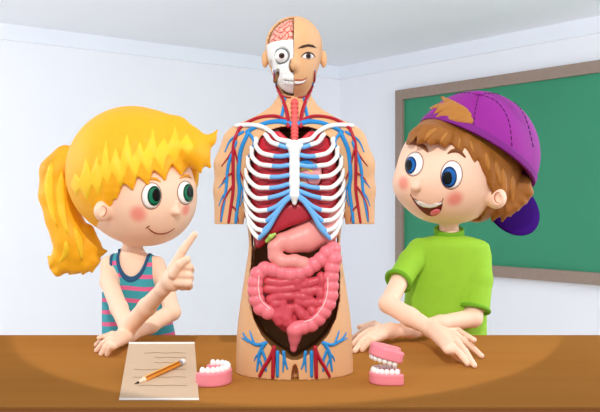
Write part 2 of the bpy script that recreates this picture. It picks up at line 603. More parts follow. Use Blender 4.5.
g_legs = [chain([(pe[0] + s * .05, yT, zP), (pe[0] + s * .055, yT - .005, .38), (pe[0] + s * .055, yT + .015, .05)], [.06, .043, .03], .02) for s in (-1, 1)]
g_feet = [chain([(pe[0] + s * .055, yT + .02, .035), (pe[0] + s * .065, yT - .1, .028)], [.032, .026]) for s in (-1, 1)]
q = 2.45 / 865
g_armR = chain([W(109, 264, 2.60), W(109, 282, 2.545), W(119, 308, 2.44), W(128, 328, 2.35)], [8.6 * q, 9 * q, 8.6 * q, 8 * q], .01)
g_fore = chain([W(128, 328, 2.35), W(147, 307, 2.29), W(163, 289, 2.23)], [8 * q, 8.4 * q, 6.6 * q], .01)
qh = 2.2 / 865
g_palm = U(.012, chain([W(163, 289, 2.23), W(171, 280, 2.21), W(177, 272, 2.20)], [6.6 * q, 9 * qh, 8.5 * qh], .01), ell(W(174, 278, 2.205), (8.5 * qh, .017, 13 * qh), None))
g_idx = chain([W(174, 266, 2.195), W(183, 250, 2.185), W(194.5, 234.5, 2.18)], [5.0 * qh, 4.2 * qh, 3.2 * qh], .003)
fin = []
for i, yy in enumerate((266, 274.5, 282.5)):
    fin.append(chain([W(178, yy, 2.19), W(188.5 - .5 * i, yy + .5, 2.175), W(190.5 - i * .8, yy + 3.5, 2.20), W(184 - i, yy + 4.5, 2.215)], [4.8 * qh, 4.4 * qh, 4.1 * qh, 3.6 * qh], .003))
g_thumb = chain([W(173, 274, 2.18), W(180, 264, 2.168), W(187, 259.5, 2.165)], [5 * qh, 4.4 * qh, 3.8 * qh], .003)
g_handR = U(.004, U(.010, g_palm, g_idx), *fin, g_thumb)
g_armL = chain([W(157, 264, 2.60), W(166, 288, 2.56), W(172, 312, 2.49)], [8.4 * q, 8.8 * q, 8.2 * q], .01)
g_foreL = chain([W(172, 312, 2.49), W(150, 325, 2.44), W(129, 335, 2.385)], [8.4 * q, 8.4 * q, 6.4 * q], .01)
def resting_hand(wrist, kn, tips, thumb, rk, wr):
    """wrist point, knuckles [(px,py,h)], tips [(px,py)], thumb path; on the desk"""
    fs = []
    kp = [D(*k) for k in kn]
    pal = U(.010, *[chain([wrist, wrist * .45 + k * .55, k], [wr, wr * .72, rk * 1.25], .006) for k in kp])
    for k, t in zip(kp, tips):
        tp = D(t[0], t[1], rk * .75)
        md = k * .5 + tp * .5; md[2] += rk * .45
        fs.append(chain([k, md, tp], [rk * 1.2, rk, rk * .78], .003))
    th = chain([wrist * .7 + kp[0] * .3] + [D(*p) for p in thumb], [rk * 1.2, rk * 1.05, rk * .8], .003)
    return U(.003, pal, *fs, th)
wL = W(129, 335, 2.385)
g_handL = resting_hand(wL, [(111, 336, .034), (109.5, 339.5, .035), (110, 343, .033), (113, 346, .029)],
                       [(96, 345), (96.5, 350.5), (101, 354), (107, 354.5)], [(112, 334, .03), (99, 338, .03)], .0079, 6.4 * q)
g_neck = chain([W(133, 225, 2.60), W(132, 262, yT)], [9 * S, 9.5 * S])
g_body = U(.018, U(.03, g_torso, g_neck), g_armR, g_armL)
g_body = U(.012, g_body, g_fore, g_foreL)
g_body = U(.008, g_body, g_handR, g_handL)
g_body = U(.02, g_body, *g_legs); g_body = U(.012, g_body, *g_feet)
g_nose = ell(nose_p + np.array([.004, -.004, 0]), (.0125, .014, .0105))
g_body = U(.006, U(.012, U(.010, g_body, g_head), g_ear), U(.010, g_nose, chain([hit(g_head, 177, 203), nose_p], [.004, .007])))
gbase = np.array([pe[0], yT, 0])
ch1, ch2 = hit(g_head, 138, 214), hit(g_head, 186, 210)
ring_px = 0
M['skin_g'] = skin_mat('girl_skin', (255, 216, 188), (245, 140, 125), [(ch1 - gbase, .036, .85), (ch2 - gbase, .026, .8)])
girl = link('person', make_mesh('person', *mesh_sdf(g_body, .0034), M['skin_g'], gbase), None, gbase)
tag(girl, 'blonde child with a ponytail in a striped tank top, pointing one finger up', 'person')
M['fold'] = mat('ear_fold', (206, 132, 96), .6)
part('ear_fold', surf_tube(g_ear, [(102, 206), (105, 207), (106.5, 211), (104.5, 215.5), (102, 216)], [.0010, .0022, .0022, .0010], 0), M['fold'], girl)
# face
eye(g_head, girl, (151.5, 196, 9.6, 12.8, .05), (154, 195.8, 6.7, 9.8, .03), (156, 195, 4.1, 6.2, 0), M['green_iris'], M['green_ring'])
eye(g_head, girl, (185.3, 192.8, 7.6, 11.4, -.03), (187.2, 193, 5.5, 8.8, 0), (188.2, 192.2, 3.4, 5.6, 0), M['green_iris'], M['green_ring'])
M['browY'] = mat('golden_brow', (238, 160, 30), 0.6, .05)
for b in ([(144.5, 182), (150, 179), (156, 179.3), (160.5, 182)], [(179.5, 178.5), (184, 176), (188, 176.2), (191, 178.5)]):
    part('eyebrow', surf_tube(g_head, b, [.0015, .0045, .0045, .0015], .001), M['browY'], girl)
part('mouth', surf_tube(g_head, [(147.5, 227), (152, 231.3), (159, 233.8), (167, 232.8), (174.5, 228.5)], [.0012, .0022, .0022, .0012], .0003), M['lipline'], girl)
part('mouth_corner', surf_tube(g_head, [(146, 228.3), (147.5, 226.8), (149.5, 226)], .0013, .0003), M['lipline'], girl)
# hair
M['hairY'] = mat('blonde_hair', (252, 182, 28), 0.5, .03, 40, spec=.3)
M['hairYl'] = mat('blonde_highlight', (255, 208, 46), 0.5, .03, 40, spec=.3)  # lighter yellow for the highlights painted onto the blonde hair
M['hairYd'] = mat('dark_blonde_hair', (244, 150, 14), 0.5, .03, 40, spec=.3)
hout = ell(W(133, 172, 2.61), (66 * S, .195, 66 * S))
hd0 = 2.46
pz = lambda pts, d: [(W(x, y, d)[0], W(x, y, d)[2]) for x, y in pts]
open_g = [(127, 246), (117, 232), (109, 219), (107.5, 212), (113, 205), (118, 194), (123.5, 181), (132.5, 188), (139, 175.5), (147.5, 183), (154.5, 170), (165, 178.5),
          (171, 163.5), (181, 173), (186, 160), (194, 170), (198, 155), (222, 160), (222, 262), (127, 262)]
hair_f = SUB(hout, prism(pz(open_g, hd0), 2.2, 2.58), .004)
hair_f = SUB(hair_f, half(W(120, 238.5, 2.6), (0.15, -.25, 1)).__class__(lambda P: (P - W(120, 239, 2.6)) @ np.array([.1, 0, 1.0]) , [-9]*3, [9]*3), .01)
lk = [chain([W(158, 129, 2.58), W(176, 131.5, 2.57), W(191, 137.5, 2.56), W(203, 142, 2.555), W(211, 140, 2.55), W(217, 130.5, 2.55)], [14 * S, 14 * S, 9.5 * S, 6 * S, 3.6 * S, 1 * S], .02),
      chain([W(180, 142, 2.53), W(193, 147, 2.53), W(203, 154, 2.535), W(210, 167, 2.535)], [9 * S, 8 * S, 5.5 * S, 1.2 * S], .02),
      chain([W(176, 146, 2.50), W(190, 153, 2.51), W(197, 161, 2.52), W(200.5, 172, 2.52)], [8 * S, 7 * S, 5 * S, 1.2 * S], .02)
      ]
def lock(f, path, rs, sink=.55):
    P, ok = cast(f, catmull(path, 3))
    r = np.interp(np.linspace(0, 1, len(P)), np.linspace(0, 1, len(rs)), rs)
    return chain(P - normals(f, P) * (r * S * sink)[:, None], list(r * S), .006)
for p in ([(168, 138), (177, 155), (181.5, 174)], [(152, 138), (162, 158), (165, 179.5)], [(136, 142), (146, 164), (148, 184)], [(123, 148), (131, 169), (132.5, 189)], [(111, 156), (117, 176), (116, 198)], [(101, 162), (106, 184), (107, 206)]):
    lk.append(lock(hout, p, [6.5, 6, 1.2], .8))
hair_all = U(.01, U(.03, hair_f, *lk[:3]), *lk[3:])
part('hair', mesh_sdf(hair_all, .0036), M['hairY'], girl, 60)
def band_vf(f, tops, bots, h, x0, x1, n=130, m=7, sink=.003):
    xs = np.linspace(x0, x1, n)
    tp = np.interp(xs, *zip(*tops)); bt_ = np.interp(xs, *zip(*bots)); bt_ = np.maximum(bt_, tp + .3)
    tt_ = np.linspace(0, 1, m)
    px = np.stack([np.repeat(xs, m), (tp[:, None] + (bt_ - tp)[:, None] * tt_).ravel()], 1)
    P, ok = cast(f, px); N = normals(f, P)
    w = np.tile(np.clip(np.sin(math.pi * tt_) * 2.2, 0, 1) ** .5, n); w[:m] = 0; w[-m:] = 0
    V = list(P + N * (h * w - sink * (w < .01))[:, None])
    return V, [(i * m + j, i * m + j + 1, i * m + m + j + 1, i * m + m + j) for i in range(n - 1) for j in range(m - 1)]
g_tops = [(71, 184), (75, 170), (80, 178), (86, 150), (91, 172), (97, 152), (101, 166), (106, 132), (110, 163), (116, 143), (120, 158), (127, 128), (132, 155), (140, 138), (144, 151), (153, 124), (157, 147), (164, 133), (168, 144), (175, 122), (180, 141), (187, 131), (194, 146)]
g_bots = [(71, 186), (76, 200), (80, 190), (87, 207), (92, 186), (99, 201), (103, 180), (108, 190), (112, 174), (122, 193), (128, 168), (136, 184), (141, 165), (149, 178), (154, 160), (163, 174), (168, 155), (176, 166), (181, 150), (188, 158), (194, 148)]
part('hair_highlight_band', band_vf(hair_all, g_tops, g_bots, .0022, 71, 194), M['hairYl'], girl, label='lighter yellow highlight painted as a band across the hair')  # highlight on the hair put into colour as a raised zigzag band
# ponytail
dP = 2.68
pt = U(.02, chain([W(78, 165, 2.66), W(66, 158, dP), W(57, 172, dP), W(56, 195, dP), W(63, 218, dP), W(72, 238, dP), W(78, 252, dP)],
                  [10 * S, 11 * S, 15.5 * S, 15.5 * S, 16 * S, 18 * S, 17 * S], .03))
tips = [([(66, 245), (60, 258), (54, 263), (48, 256)], [12, 9, 5, 1]), ([(68, 250), (65, 264), (58, 271), (50, 268)], [12, 9, 5, 1]), ([(76, 252), (76, 266), (70, 274)], [12, 8, 1.2]),
        ([(84, 250), (86, 264), (83, 274)], [11, 8, 1.2]), ([(87, 245), (93, 260), (92, 272)], [10, 7, 1.2]), ([(86, 232), (94, 246), (100, 252), (107, 251)], [9, 7, 4, 1])]
ptl = U(.008, pt, *[chain([W(x, y, dP - .01) for x, y in p], [r * S for r in rs], .01) for p, rs in tips])
ponytail = part('ponytail', mesh_sdf(ptl, .0038), M['hairY'], girl, 60)
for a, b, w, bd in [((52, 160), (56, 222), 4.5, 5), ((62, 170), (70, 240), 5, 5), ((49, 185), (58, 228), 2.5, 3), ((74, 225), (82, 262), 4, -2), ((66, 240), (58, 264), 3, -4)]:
    part('hair_highlight', patch_vf(ptl, lens(a, b, w, bd), dome_lift(.0035, .0005), 4), M['hairYl'], ponytail, label='lighter yellow highlight painted on the ponytail')  # leaf-shaped patches paint the ponytail's highlights
th = W(70, 165, 2.665)
part('hair_tie', tube_vf([th + np.array([.012 * math.cos(a), .04 * math.sin(a), .045 * math.cos(a)]) for a in np.linspace(0, 2 * math.pi, 24, endpoint=False)], .006, 8, True), M['hairYd'], ponytail)
# tank top
M['tank'] = stripe_mat('striped_cloth', (62, 164, 178), (232, 104, 150), .036, .34, .003)
M['tanktrim'] = mat('navy_trim', (36, 84, 124), .75, .03, 40)
ax_ = lambda c, rx, ry: (lambda P: (np.sqrt(((P[:, 0] - c[0]) / rx) ** 2 + ((P[:, 2] - c[2]) / ry) ** 2) - 1) * min(rx, ry))
E3 = ([-9] * 3, [9] * 3)
nk = F(ax_(W(132.5, 250, 2.57), 14.5 * S, 27 * S), *E3)
ahL = F(ax_(W(100, 268, 2.57), 10.5 * S, 25 * S), *E3)
ahR = F(ax_(W(168, 268, 2.57), 11.5 * S, 25 * S), *E3)
tt = INT(OFF(g_torso, .006), half(W(139, 385, yT), (0, 0, -1)))
for h_ in (nk, ahL, ahR): tt = SUB(tt, h_)
top_o = part('tank_top', mesh_sdf(tt, .003), M['tank'], girl, 50)
band = lambda g, w: F(lambda P: np.abs(g(P)) - w, *E3)
tq = OFF(g_torso, .0095)
tr = INT(tq, band(OFF(nk, .002), .0042))
tr2 = U(0, INT(tq, band(OFF(ahL, .002), .0042)), INT(tq, band(OFF(ahR, .002), .0042)))
for h_ in (ahL, ahR): tr = SUB(tr, h_)
tr2 = SUB(tr2, nk)
part('neckline_trim', mesh_sdf(tr, .0026), M['tanktrim'], top_o, 50)
for sg in (-1, 1):
    part('armhole_trim', mesh_sdf(INT(INT(tr2, half((W(134, 260, 2.6)[0], 0, 0), (-sg, 0, 0))), half(W(134, 286, 2.6), (0, 0, -1))), .0026), M['tanktrim'], top_o, 50)
M['shorts'] = mat('navy_shorts', (40, 70, 120), .8, .03, 30)
sh = U(.02, INT(OFF(g_torso, .010), half((0, 0, zP + .06), (0, 0, 1))), *[chain([(pe[0] + s * .05, yT, zP), (pe[0] + s * .056, yT, zP - .2)], [.072, .06]) for s in (-1, 1)])
part('shorts', mesh_sdf(sh, .006), M['shorts'], girl, 60)
M['shoe'] = mat('white_shoe', (225, 225, 228), .6)
for s in (-1, 1):
    part('shoe', mesh_sdf(INT(OFF(g_feet[0 if s < 0 else 1], .008), half((0, 0, .002), (0, 0, -1))), .005), M['shoe'], girl, 60)

# ================================================================== BOY
BC = W(452, 170, 2.60)
b_head = U(.04, ell(BC, (54 * S, .162, 54 * S)), ell(W(433, 183, 2.56), (34 * S, .12, 36 * S)), ell(W(414, 184, 2.54), (18.5 * S, .07, 17 * S)))
bn = hit(b_head, 417, 187)
yB = 2.615
b_torso = sections([row(235, 449, 11, .035), row(238, 449, 23, .05), row(242, 449, 33, .06), row(250, 449, 37, .068), row(280, 447, 37, .072),
                    row(310, 445, 38, .074), row(345, 443, 40, .078), row(385, 443, 40, .08), row(398, 443, 38, .075)], yB)
pb = W(443, 385, yB)
b_legs = [chain([(pb[0] + s * .058, yB, zP), (pb[0] + s * .062, yB - .005, .38), (pb[0] + s * .062, yB + .015, .05)], [.066, .046, .032], .02) for s in (-1, 1)]
b_feet = [chain([(pb[0] + s * .062, yB + .02, .036), (pb[0] + s * .072, yB - .1, .028)], [.034, .028]) for s in (-1, 1)]
armA = chain([W(416, 250, 2.60), W(402, 276, 2.51), W(388, 304, 2.40)], [9.5 * q, 9.4 * q, 8.6 * q], .01)
foreA = chain([W(388, 304, 2.40), W(410, 317, 2.36), W(433, 330, 2.31)], [8.8 * q, 9 * q, 7 * q], .01)
armB = chain([W(481, 260, 2.60), W(478, 292, 2.57), W(473, 318, 2.53)], [10 * q, 10 * q, 9 * q], .01)
foreB = chain([W(473, 318, 2.53), W(440, 324, 2.47), W(412, 330, 2.43), W(390, 331, 2.38)], [9.4 * q, 8.6 * q, 7.8 * q, 6.6 * q], .01)
wA = W(433, 330, 2.31); wB = W(390, 331, 2.38)
handA = resting_hand(wA, [(455, 335, .046), (456, 341, .044), (452, 346.5, .041), (448, 350, .035)],
                     [(481.5, 356), (474.5, 365.5), (468, 364), (460, 360)], [(458, 331, .046), (474, 340, .045)], .0086, 7 * q)
handB = resting_hand(wB, [(372, 327, .038), (369.5, 331, .038), (369, 336, .036), (372, 340, .031)],
                     [(353, 338), (352, 345), (354.5, 351), (362, 350)], [(374, 323.5, .036), (359, 327, .036)], .0086, 6.6 * q)
b_neck = chain([W(449, 210, 2.60), W(449, 240, yB)], [9.5 * S, 9.5 * S])
be_p = hit(b_head, 495, 197)
BR = frame_from(np.array([.45, -.85, 0]))
b_ear = SUB(ell(W(496, 198, be_p[1] - .014), (9 * S, 10.5 * S, .034), BR), ell(W(497, 198.5, be_p[1] - .047), (5 * S, 6 * S, .012), BR), .004)
b_body = U(.018, U(.03, b_torso, b_neck), armA, armB)
b_body = U(.012, b_body, foreB); b_body = U(.010, b_body, foreA)
b_body = U(.008, b_body, handA, handB)
b_body = U(.02, b_body, *b_legs); b_body = U(.012, b_body, *b_feet)
b_nose = U(.010, ell(bn + np.array([-.005, -.006, 0]), (.0135, .015, .0125)), chain([hit(b_head, 421, 178), bn], [.004, .008]))
b_body = U(.006, U(.012, U(.010, b_body, b_head), b_ear), b_nose)
bbase = np.array([pb[0], yB, 0])
c1, c2 = hit(b_head, 403, 183), hit(b_head, 455, 199)
M['skin_b'] = skin_mat('boy_skin', (255, 214, 187), (242, 138, 122), [(c1 - bbase, .030, .8), (c2 - bbase, .036, .85)])
boy = link('person', make_mesh('person', *mesh_sdf(b_body, .0034), M['skin_b'], bbase), None, bbase)
tag(boy, 'smiling child in a backwards purple cap and green shirt, arms crossed on the desk', 'person')
part('ear_fold', surf_tube(b_ear, [(500, 192), (496.5, 193), (494.5, 197), (496, 202), (499.5, 203)], [.0010, .0024, .0024, .0010], 0), M['fold'], boy)
eye(b_head, boy, (414.2, 164, 8.6, 11.8, .22), (411.3, 165.8, 6.0, 8.4, .18), (409.7, 166.5, 3.7, 5.4, .15), M['blue_iris'], M['blue_ring'])
eye(b_head, boy, (451.5, 175, 10.4, 13.9, .1), (448.8, 177.2, 7.5, 10.4, .08), (447, 178, 4.5, 6.4, .05), M['blue_iris'], M['blue_ring'])
M['brow'] = mat('brown_brow', (128, 72, 28), 0.6, .05)
for b in ([(414, 144.5), (419, 145), (424, 147.5), (428, 152)], [(448, 153.5), (453, 151), (459, 151.5), (465, 157)]):
    part('eyebrow', surf_tube(b_head, b, [.002, .0058, .0062, .0025], .001), M['brow'], boy)
M['mouth'] = mat('mouth_dark', (112, 22, 24), 0.5, .05)
M['tongue'] = mat('tongue_pink', (236, 120, 128), 0.45, .04)
M['tooth'] = mat('tooth_white', (250, 250, 246), 0.3, .01, 20, coat=.4)
mp = [(412, 197), (417, 201.5), (424, 204.6), (431, 205.2), (437, 204), (442, 201.6), (442, 206), (440, 211), (436, 215), (430, 215.6), (424, 212.5), (418, 206.5), (414, 201)]
mo = part('mouth', patch_vf(b_head, catmull(mp + mp[:1], 3)[:-1], flat_lift(.0006), 4), M['mouth'], boy)
tp = [(414.5, 199), (418, 201.8), (424, 204.6), (431, 205.2), (437, 204), (441.8, 202), (441, 203.8), (436, 206.6), (430, 207.6), (423, 206.6), (418, 203.8)]
part('teeth', patch_vf(b_head, tp, flat_lift(.0022), 4), M['tooth'], mo)
part('tongue', patch_vf(b_head, ellipse_px(435.3, 212.3, 5.2, 3.0, -.35), dome_lift(.002, .001), 4), M['tongue'], mo)
part('mouth_line', surf_tube(b_head, [(410.5, 194), (412, 197), (417, 201.5), (424, 204.3), (431, 205), (437, 203.6), (442, 201.2), (443, 198.5)], .0014, .0004), M['lipline'], boy)
part('mouth_line', surf_tube(b_head, mp[5:] + mp[:1], .0012, .0004), M['lipline'], boy)
# hair
M['hairB'] = mat('brown_hair', (160, 100, 40), 0.55, .05, 40, spec=.25)
M['hairBl'] = mat('brown_tuft_and_highlight', (184, 122, 54), 0.55, .05, 40, spec=.25)  # colour of the tuft, and of the highlights painted on the hair
bh = ell(W(461, 166, 2.63), (60.5 * S, .19, 60 * S))
bh = U(.03, bh, ell(W(432, 146, 2.53), (25 * S, .1, 24 * S)))
open_b = [(380, 250), (380, 152), (404, 138), (412, 143), (417, 136), (426, 142), (431, 136), (440, 145), (446, 139), (457, 151), (463, 144), (471, 155), (476, 150), (482, 166),
          (484.5, 160), (489, 182), (492, 192), (491, 206), (486, 222), (480, 250)]
hb = SUB(bh, prism(pz(open_b, 2.47), 2.1, 2.57), .004)
hb = SUB(hb, F(lambda P: (P - W(470, 221, 2.6)) @ np.array([.35, 0, 1.0]) / 1.06, *E3), .01)
blk = [lock(bh, p, [6.5, 5.5, 1.2], .75) for p in ([(428, 126), (417, 129), (409.5, 134)], [(432, 128), (423, 135), (417, 143)], [(441, 129), (434, 136), (430, 144.5)], [(451, 132), (447, 139), (445, 147)],
        [(459, 135), (460, 145), (461, 154)], [(468, 137), (473, 149), (475, 161)], [(479, 145), (484, 158), (486, 173)], [(487, 154), (491, 171), (490, 187)])]
for (x, y, x2, y2) in [(500, 200, 492, 221), (507, 198, 502, 221), (513, 196, 510, 216), (519, 190, 518, 210), (524, 182, 526, 203)]:
    blk.append(chain([W(x, y, 2.56), W((x + x2) / 2 + 2, (y + y2) / 2, 2.555), W(x2, y2, 2.565)], [7 * S, 5.5 * S, 1.2 * S], .01))
hball = U(.010, hb, *blk)
part('hair', mesh_sdf(hball, .0036), M['hairB'], boy, 60)
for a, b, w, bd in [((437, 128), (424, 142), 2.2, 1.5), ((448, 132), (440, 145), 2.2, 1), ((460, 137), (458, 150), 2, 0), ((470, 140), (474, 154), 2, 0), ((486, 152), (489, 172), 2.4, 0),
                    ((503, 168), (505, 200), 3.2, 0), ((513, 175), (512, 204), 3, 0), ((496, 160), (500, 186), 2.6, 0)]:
    part('hair_highlight', patch_vf(hball, lens(a, b, w, bd), dome_lift(.003, .0005), 4), M['hairBl'], boy, label='lighter brown highlight painted on the hair')  # leaf-shaped patches paint highlights on the brown hair
# cap
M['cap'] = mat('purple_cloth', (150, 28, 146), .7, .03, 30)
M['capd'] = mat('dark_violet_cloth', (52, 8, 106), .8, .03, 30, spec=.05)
M['stitch'] = mat('dark_stitching', (52, 10, 62), .8, .02)
cc = W(475, 156, 2.63)
co = ell(cc, (63.5 * S, .207, 65.5 * S))
pm = hit(co, 470, 131)
pl_, pr_ = W(422, 118, 2.60), W(528, 189, 2.66)
pn = np.cross(pr_ - pl_, pm - pl_); pn /= np.linalg.norm(pn)
if pn[2] < 0: pn = -pn
cut = half(pl_, -pn)
ci_ = OFF(co, -.011)
dome = INT(SUB(co, ci_), cut)
hole = prism(pz([(435, 115), (437, 108), (444, 102), (453, 101), (462, 105), (468, 113), (470, 122), (455, 121), (443, 118)], 2.45), 2.2, 2.58)
cap_f = SUB(dome, hole, .004)
cap_o = part('cap', mesh_sdf(cap_f, .0034), M['cap'], boy, 55)
strap_f = INT(INT(SUB(OFF(co, .004), ci_), cut), half(pl_ + pn * .020, pn))
part('cap_band', mesh_sdf(strap_f, .003), mat('purple_band', (128, 24, 132), .7, .03), cap_o, 55)
seams = [[(479, 94), (475, 112), (473, 132)], [(479, 94), (497, 102), (509, 122), (513, 160)], [(480, 93), (505, 96), (524, 115), (534, 150)], [(478, 94), (462, 93), (446, 97), (433, 108)]]
for s_ in seams:
    pp = catmull(s_, 40); P, ok = cast(co, pp); P = P[ok]; N = normals(co, P)
    L = np.r_[0, np.cumsum(np.linalg.norm(np.diff(P, axis=0), axis=1))]
    segs = []; t = 0.006
    while t + .010 < L[-1]:
        k = [np.array([np.interp(t + u, L, (P + N * .0006)[:, a]) for a in range(3)]) for u in (0, .0035, .007, .0105)]
        segs.append(tube_vf(k, .0013, 6)); t += .0185
    part('stitching', merge(*segs), M['stitch'], cap_o)
part('cap_button', mesh_sdf(ell(hit(co, 479, 94), (.014, .014, .008)), .002), M['cap'], cap_o)
# tuft through the opening
tuf = U(.005, *[lock(OFF(co, .004), p, rs, .75) for p, rs in [([(467, 114), (454, 107), (441, 108), (434, 114)], [4.5, 5.5, 4, 1]), ([(469, 119), (456, 114), (444, 113), (436, 117)], [4, 5.5, 4, 1]),
    ([(464, 110), (452, 103), (445, 99), (441, 97)], [4, 4, 2.5, 1]), ([(460, 108), (448, 105), (438, 105), (430, 108)], [4, 4.5, 3, .8]), ([(470, 121), (458, 119), (448, 118)], [3, 3.5, 1])]])
part('hair_tuft', mesh_sdf(tuf, .003), M['hairBl'], boy, 60, label='tuft of hair sticking out of the cap opening')
# brim
bn_ = np.array([.35, -.75, .42]); BRm = frame_from(bn_)
bc_ = W(512, 207, 2.70)
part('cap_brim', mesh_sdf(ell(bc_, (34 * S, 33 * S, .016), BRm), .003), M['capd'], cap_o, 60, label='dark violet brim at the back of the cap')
# shirt
M['shirt'] = mat('green_cloth', (152, 204, 52), .8, .03, 30)
M['shirtd'] = mat('green_ribbing', (112, 172, 32), .8, .03, 30)
slA = INT(chain([W(420, 250, 2.60), W(411, 262, 2.56), W(395, 287, 2.48)], [13 * q, 13 * q, 12.5 * q], .01), half(W(398, 281, 2.49), W(395, 287, 2.48) - W(411, 262, 2.56)))
slB = INT(chain([W(478, 258, 2.60), W(478, 280, 2.58), W(474, 320, 2.54)], [14 * q, 15 * q, 15 * q], .01), half(W(475, 309, 2.55), W(471, 320, 2.54) - W(478, 280, 2.58)))
shf = U(.009, OFF(b_torso, .007), slA, slB)
shf = SUB(shf, OFF(b_neck, .004))
shf = INT(shf, half((0, 0, zP), (0, 0, -1)))
shirt = part('t_shirt', mesh_sdf(shf, .0034), M['shirt'], boy, 50)
def ring_vf(c, n, rx, rr):
    R = frame_from(n); a = np.linspace(0, 2 * math.pi, 36, endpoint=False)
    return tube_vf([np.array(c) + R @ np.array([rx[0] * math.cos(t), rx[1] * math.sin(t), 0]) for t in a], rr, 8, True)
cn = np.array([0, -.35, 1.0])
part('collar', mesh_sdf(INT(INT(SUB(OFF(b_neck, .017), OFF(b_neck, .003)), half(W(448.5, 232.5, 2.575), cn), .006), half(W(448.5, 246, 2.575), -cn)), .0026), M['shirtd'], shirt, 60)
part('sleeve_cuff', ring_vf(W(398.5, 281, 2.49), W(395, 287, 2.48) - W(411, 262, 2.56), (12.8 * q, 12.8 * q), .0065), M['shirtd'], shirt)
part('sleeve_cuff', ring_vf(W(474.5, 309, 2.55), W(471, 320, 2.54) - W(478, 280, 2.58), (15 * q, 15 * q), .0065), M['shirtd'], shirt)
sh = U(.02, INT(OFF(b_torso, .012), half((0, 0, zP + .04), (0, 0, 1))), *[chain([(pb[0] + s * .058, yB, zP), (pb[0] + s * .064, yB, zP - .2)], [.08, .066]) for s in (-1, 1)])
part('shorts', mesh_sdf(sh, .006), M['shorts'], boy, 60)
for s in (0, 1):
    part('shoe', mesh_sdf(INT(OFF(b_feet[s], .008), half((0, 0, .002), (0, 0, -1))), .005), M['shoe'], boy, 60)

# ================================================================== ANATOMICAL TORSO
dm = 1.98; W0 = W; W = lambda x, y, d: W0(x, y, d - .08); s = dm / 865; XC = W0(294.5, 200, dm)[0]
def Mp(px, py, off=0.0):
    p = W0(px, py, dm); p[1] += off
    return p
M['mskin'] = mat('model_skin', (222, 170, 122), .5, .02, 8)
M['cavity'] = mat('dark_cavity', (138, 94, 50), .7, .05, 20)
M['bone'] = mat('bone_white', (244, 242, 238), .45, .02, 30)
M['cart'] = mat('blue_cartilage', (112, 178, 232), .45, .03, 30)
M['art'] = mat('artery_red', (172, 16, 38), .4, .04, 30)
M['vein'] = mat('vein_blue', (34, 136, 204), .4, .04, 30)
mbase = np.array([XC, dm, DESK])
tor = thing('anatomical_torso', 'life size human torso model with open chest and belly showing organs, standing on the desk', 'anatomical model', mbase)
def mr(y, hw, hd, cx=294.5):
    p = Mp(cx, y); return (p[2], p[0], hw * s, hd)
zb = DESK
m_tor = sections([mr(104, 16.5, .042), mr(110, 20, .046), mr(116, 30, .052), mr(122, 42, .062), mr(132, 50, .076), mr(150, 51, .088), mr(175, 50, .095), mr(205, 48, .096),
                  mr(235, 46, .091), mr(250, 46, .089), mr(280, 50.5, .091), mr(310, 55, .096), mr(335, 57.5, .099), (zb, XC, 58.5 * s, .1)], dm)
m_arms = []
for sg in (-1, 1):
    X = lambda dx: 294.5 + sg * dx
    a = chain([Mp(X(55), 143, .005), Mp(X(63), 165, .008), Mp(X(66), 190, .01), Mp(X(66.5), 240, .01)], [17.5 * s, 17 * s, 14.8 * s, 13.6 * s], .01)
    a = INT(a, half(Mp(X(66), 224), (0, 0, -1)))
    m_arms += [a, chain([Mp(X(12), 112, .015), Mp(X(46), 134, .008)], [11 * s, 12 * s])]
m_neck = chain([Mp(294.5, 85, .012), Mp(294.5, 125, .012)], [16.5 * s, 17.5 * s])
m_head = U(.03, ell(Mp(294, 47.5, .0), (28.5 * s, .085, 30.5 * s)), ell(Mp(294.5, 71, -.022), (21 * s, .058, 25 * s)))
hn = hit(m_head, 294.5, 64)
m_hd = U(.010, m_head, ell(hn, (.0085, .014, .016)))
m_hd = U(.006, m_hd, *[ell(Mp(294.3 + sg * 29.5, 58.5, .012), (3.4 * s, .010, 8.5 * s)) for sg in (-1, 1)])
m_full = U(.022, U(.02, m_tor, m_neck), *m_arms)
m_full = U(.014, m_full, m_hd)
# oval opening
cav_rows = [(128.5, 5), (130, 16), (133, 25), (139, 33), (148, 39), (165, 45), (190, 46.5), (215, 45), (235, 42.5), (250, 42), (275, 44), (298, 43.5), (315, 40), (330, 32), (342, 21), (349, 11), (352.5, 3)]
outl = [(Mp(295 + w, y)[0], Mp(295 + w, y)[2]) for y, w in cav_rows] + [(Mp(295 - w, y)[0], Mp(295 - w, y)[2]) for y, w in reversed(cav_rows)]
cav = prism(outl, dm - .3, dm + .035)
cav_f = SUB(m_full, cav, .002)
midx_x = Mp(294, 50)[0]
hq = prism([(midx_x, Mp(0, 10)[2]), (midx_x, Mp(0, 106)[2]), (midx_x - .12, Mp(0, 106)[2]), (midx_x - .12, Mp(0, 10)[2])], dm - .3, dm - .012)
head_inner = OFF(m_head, -.0045)
cav_f = SUB(cav_f, INT(hq, OFF(m_head, .003)))
cav_f = SUB(cav_f, ell(W(295, 380, 1.962), (3.6 * s, .03, 15 * s)), .003)
Vb, Fb = mesh_sdf(cav_f, .0032)
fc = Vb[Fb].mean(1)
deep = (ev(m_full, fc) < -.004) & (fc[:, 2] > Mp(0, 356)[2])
part('body_shell', (Vb, Fb), [M['mskin'], M['cavity']], tor, 40, deep.astype(int))
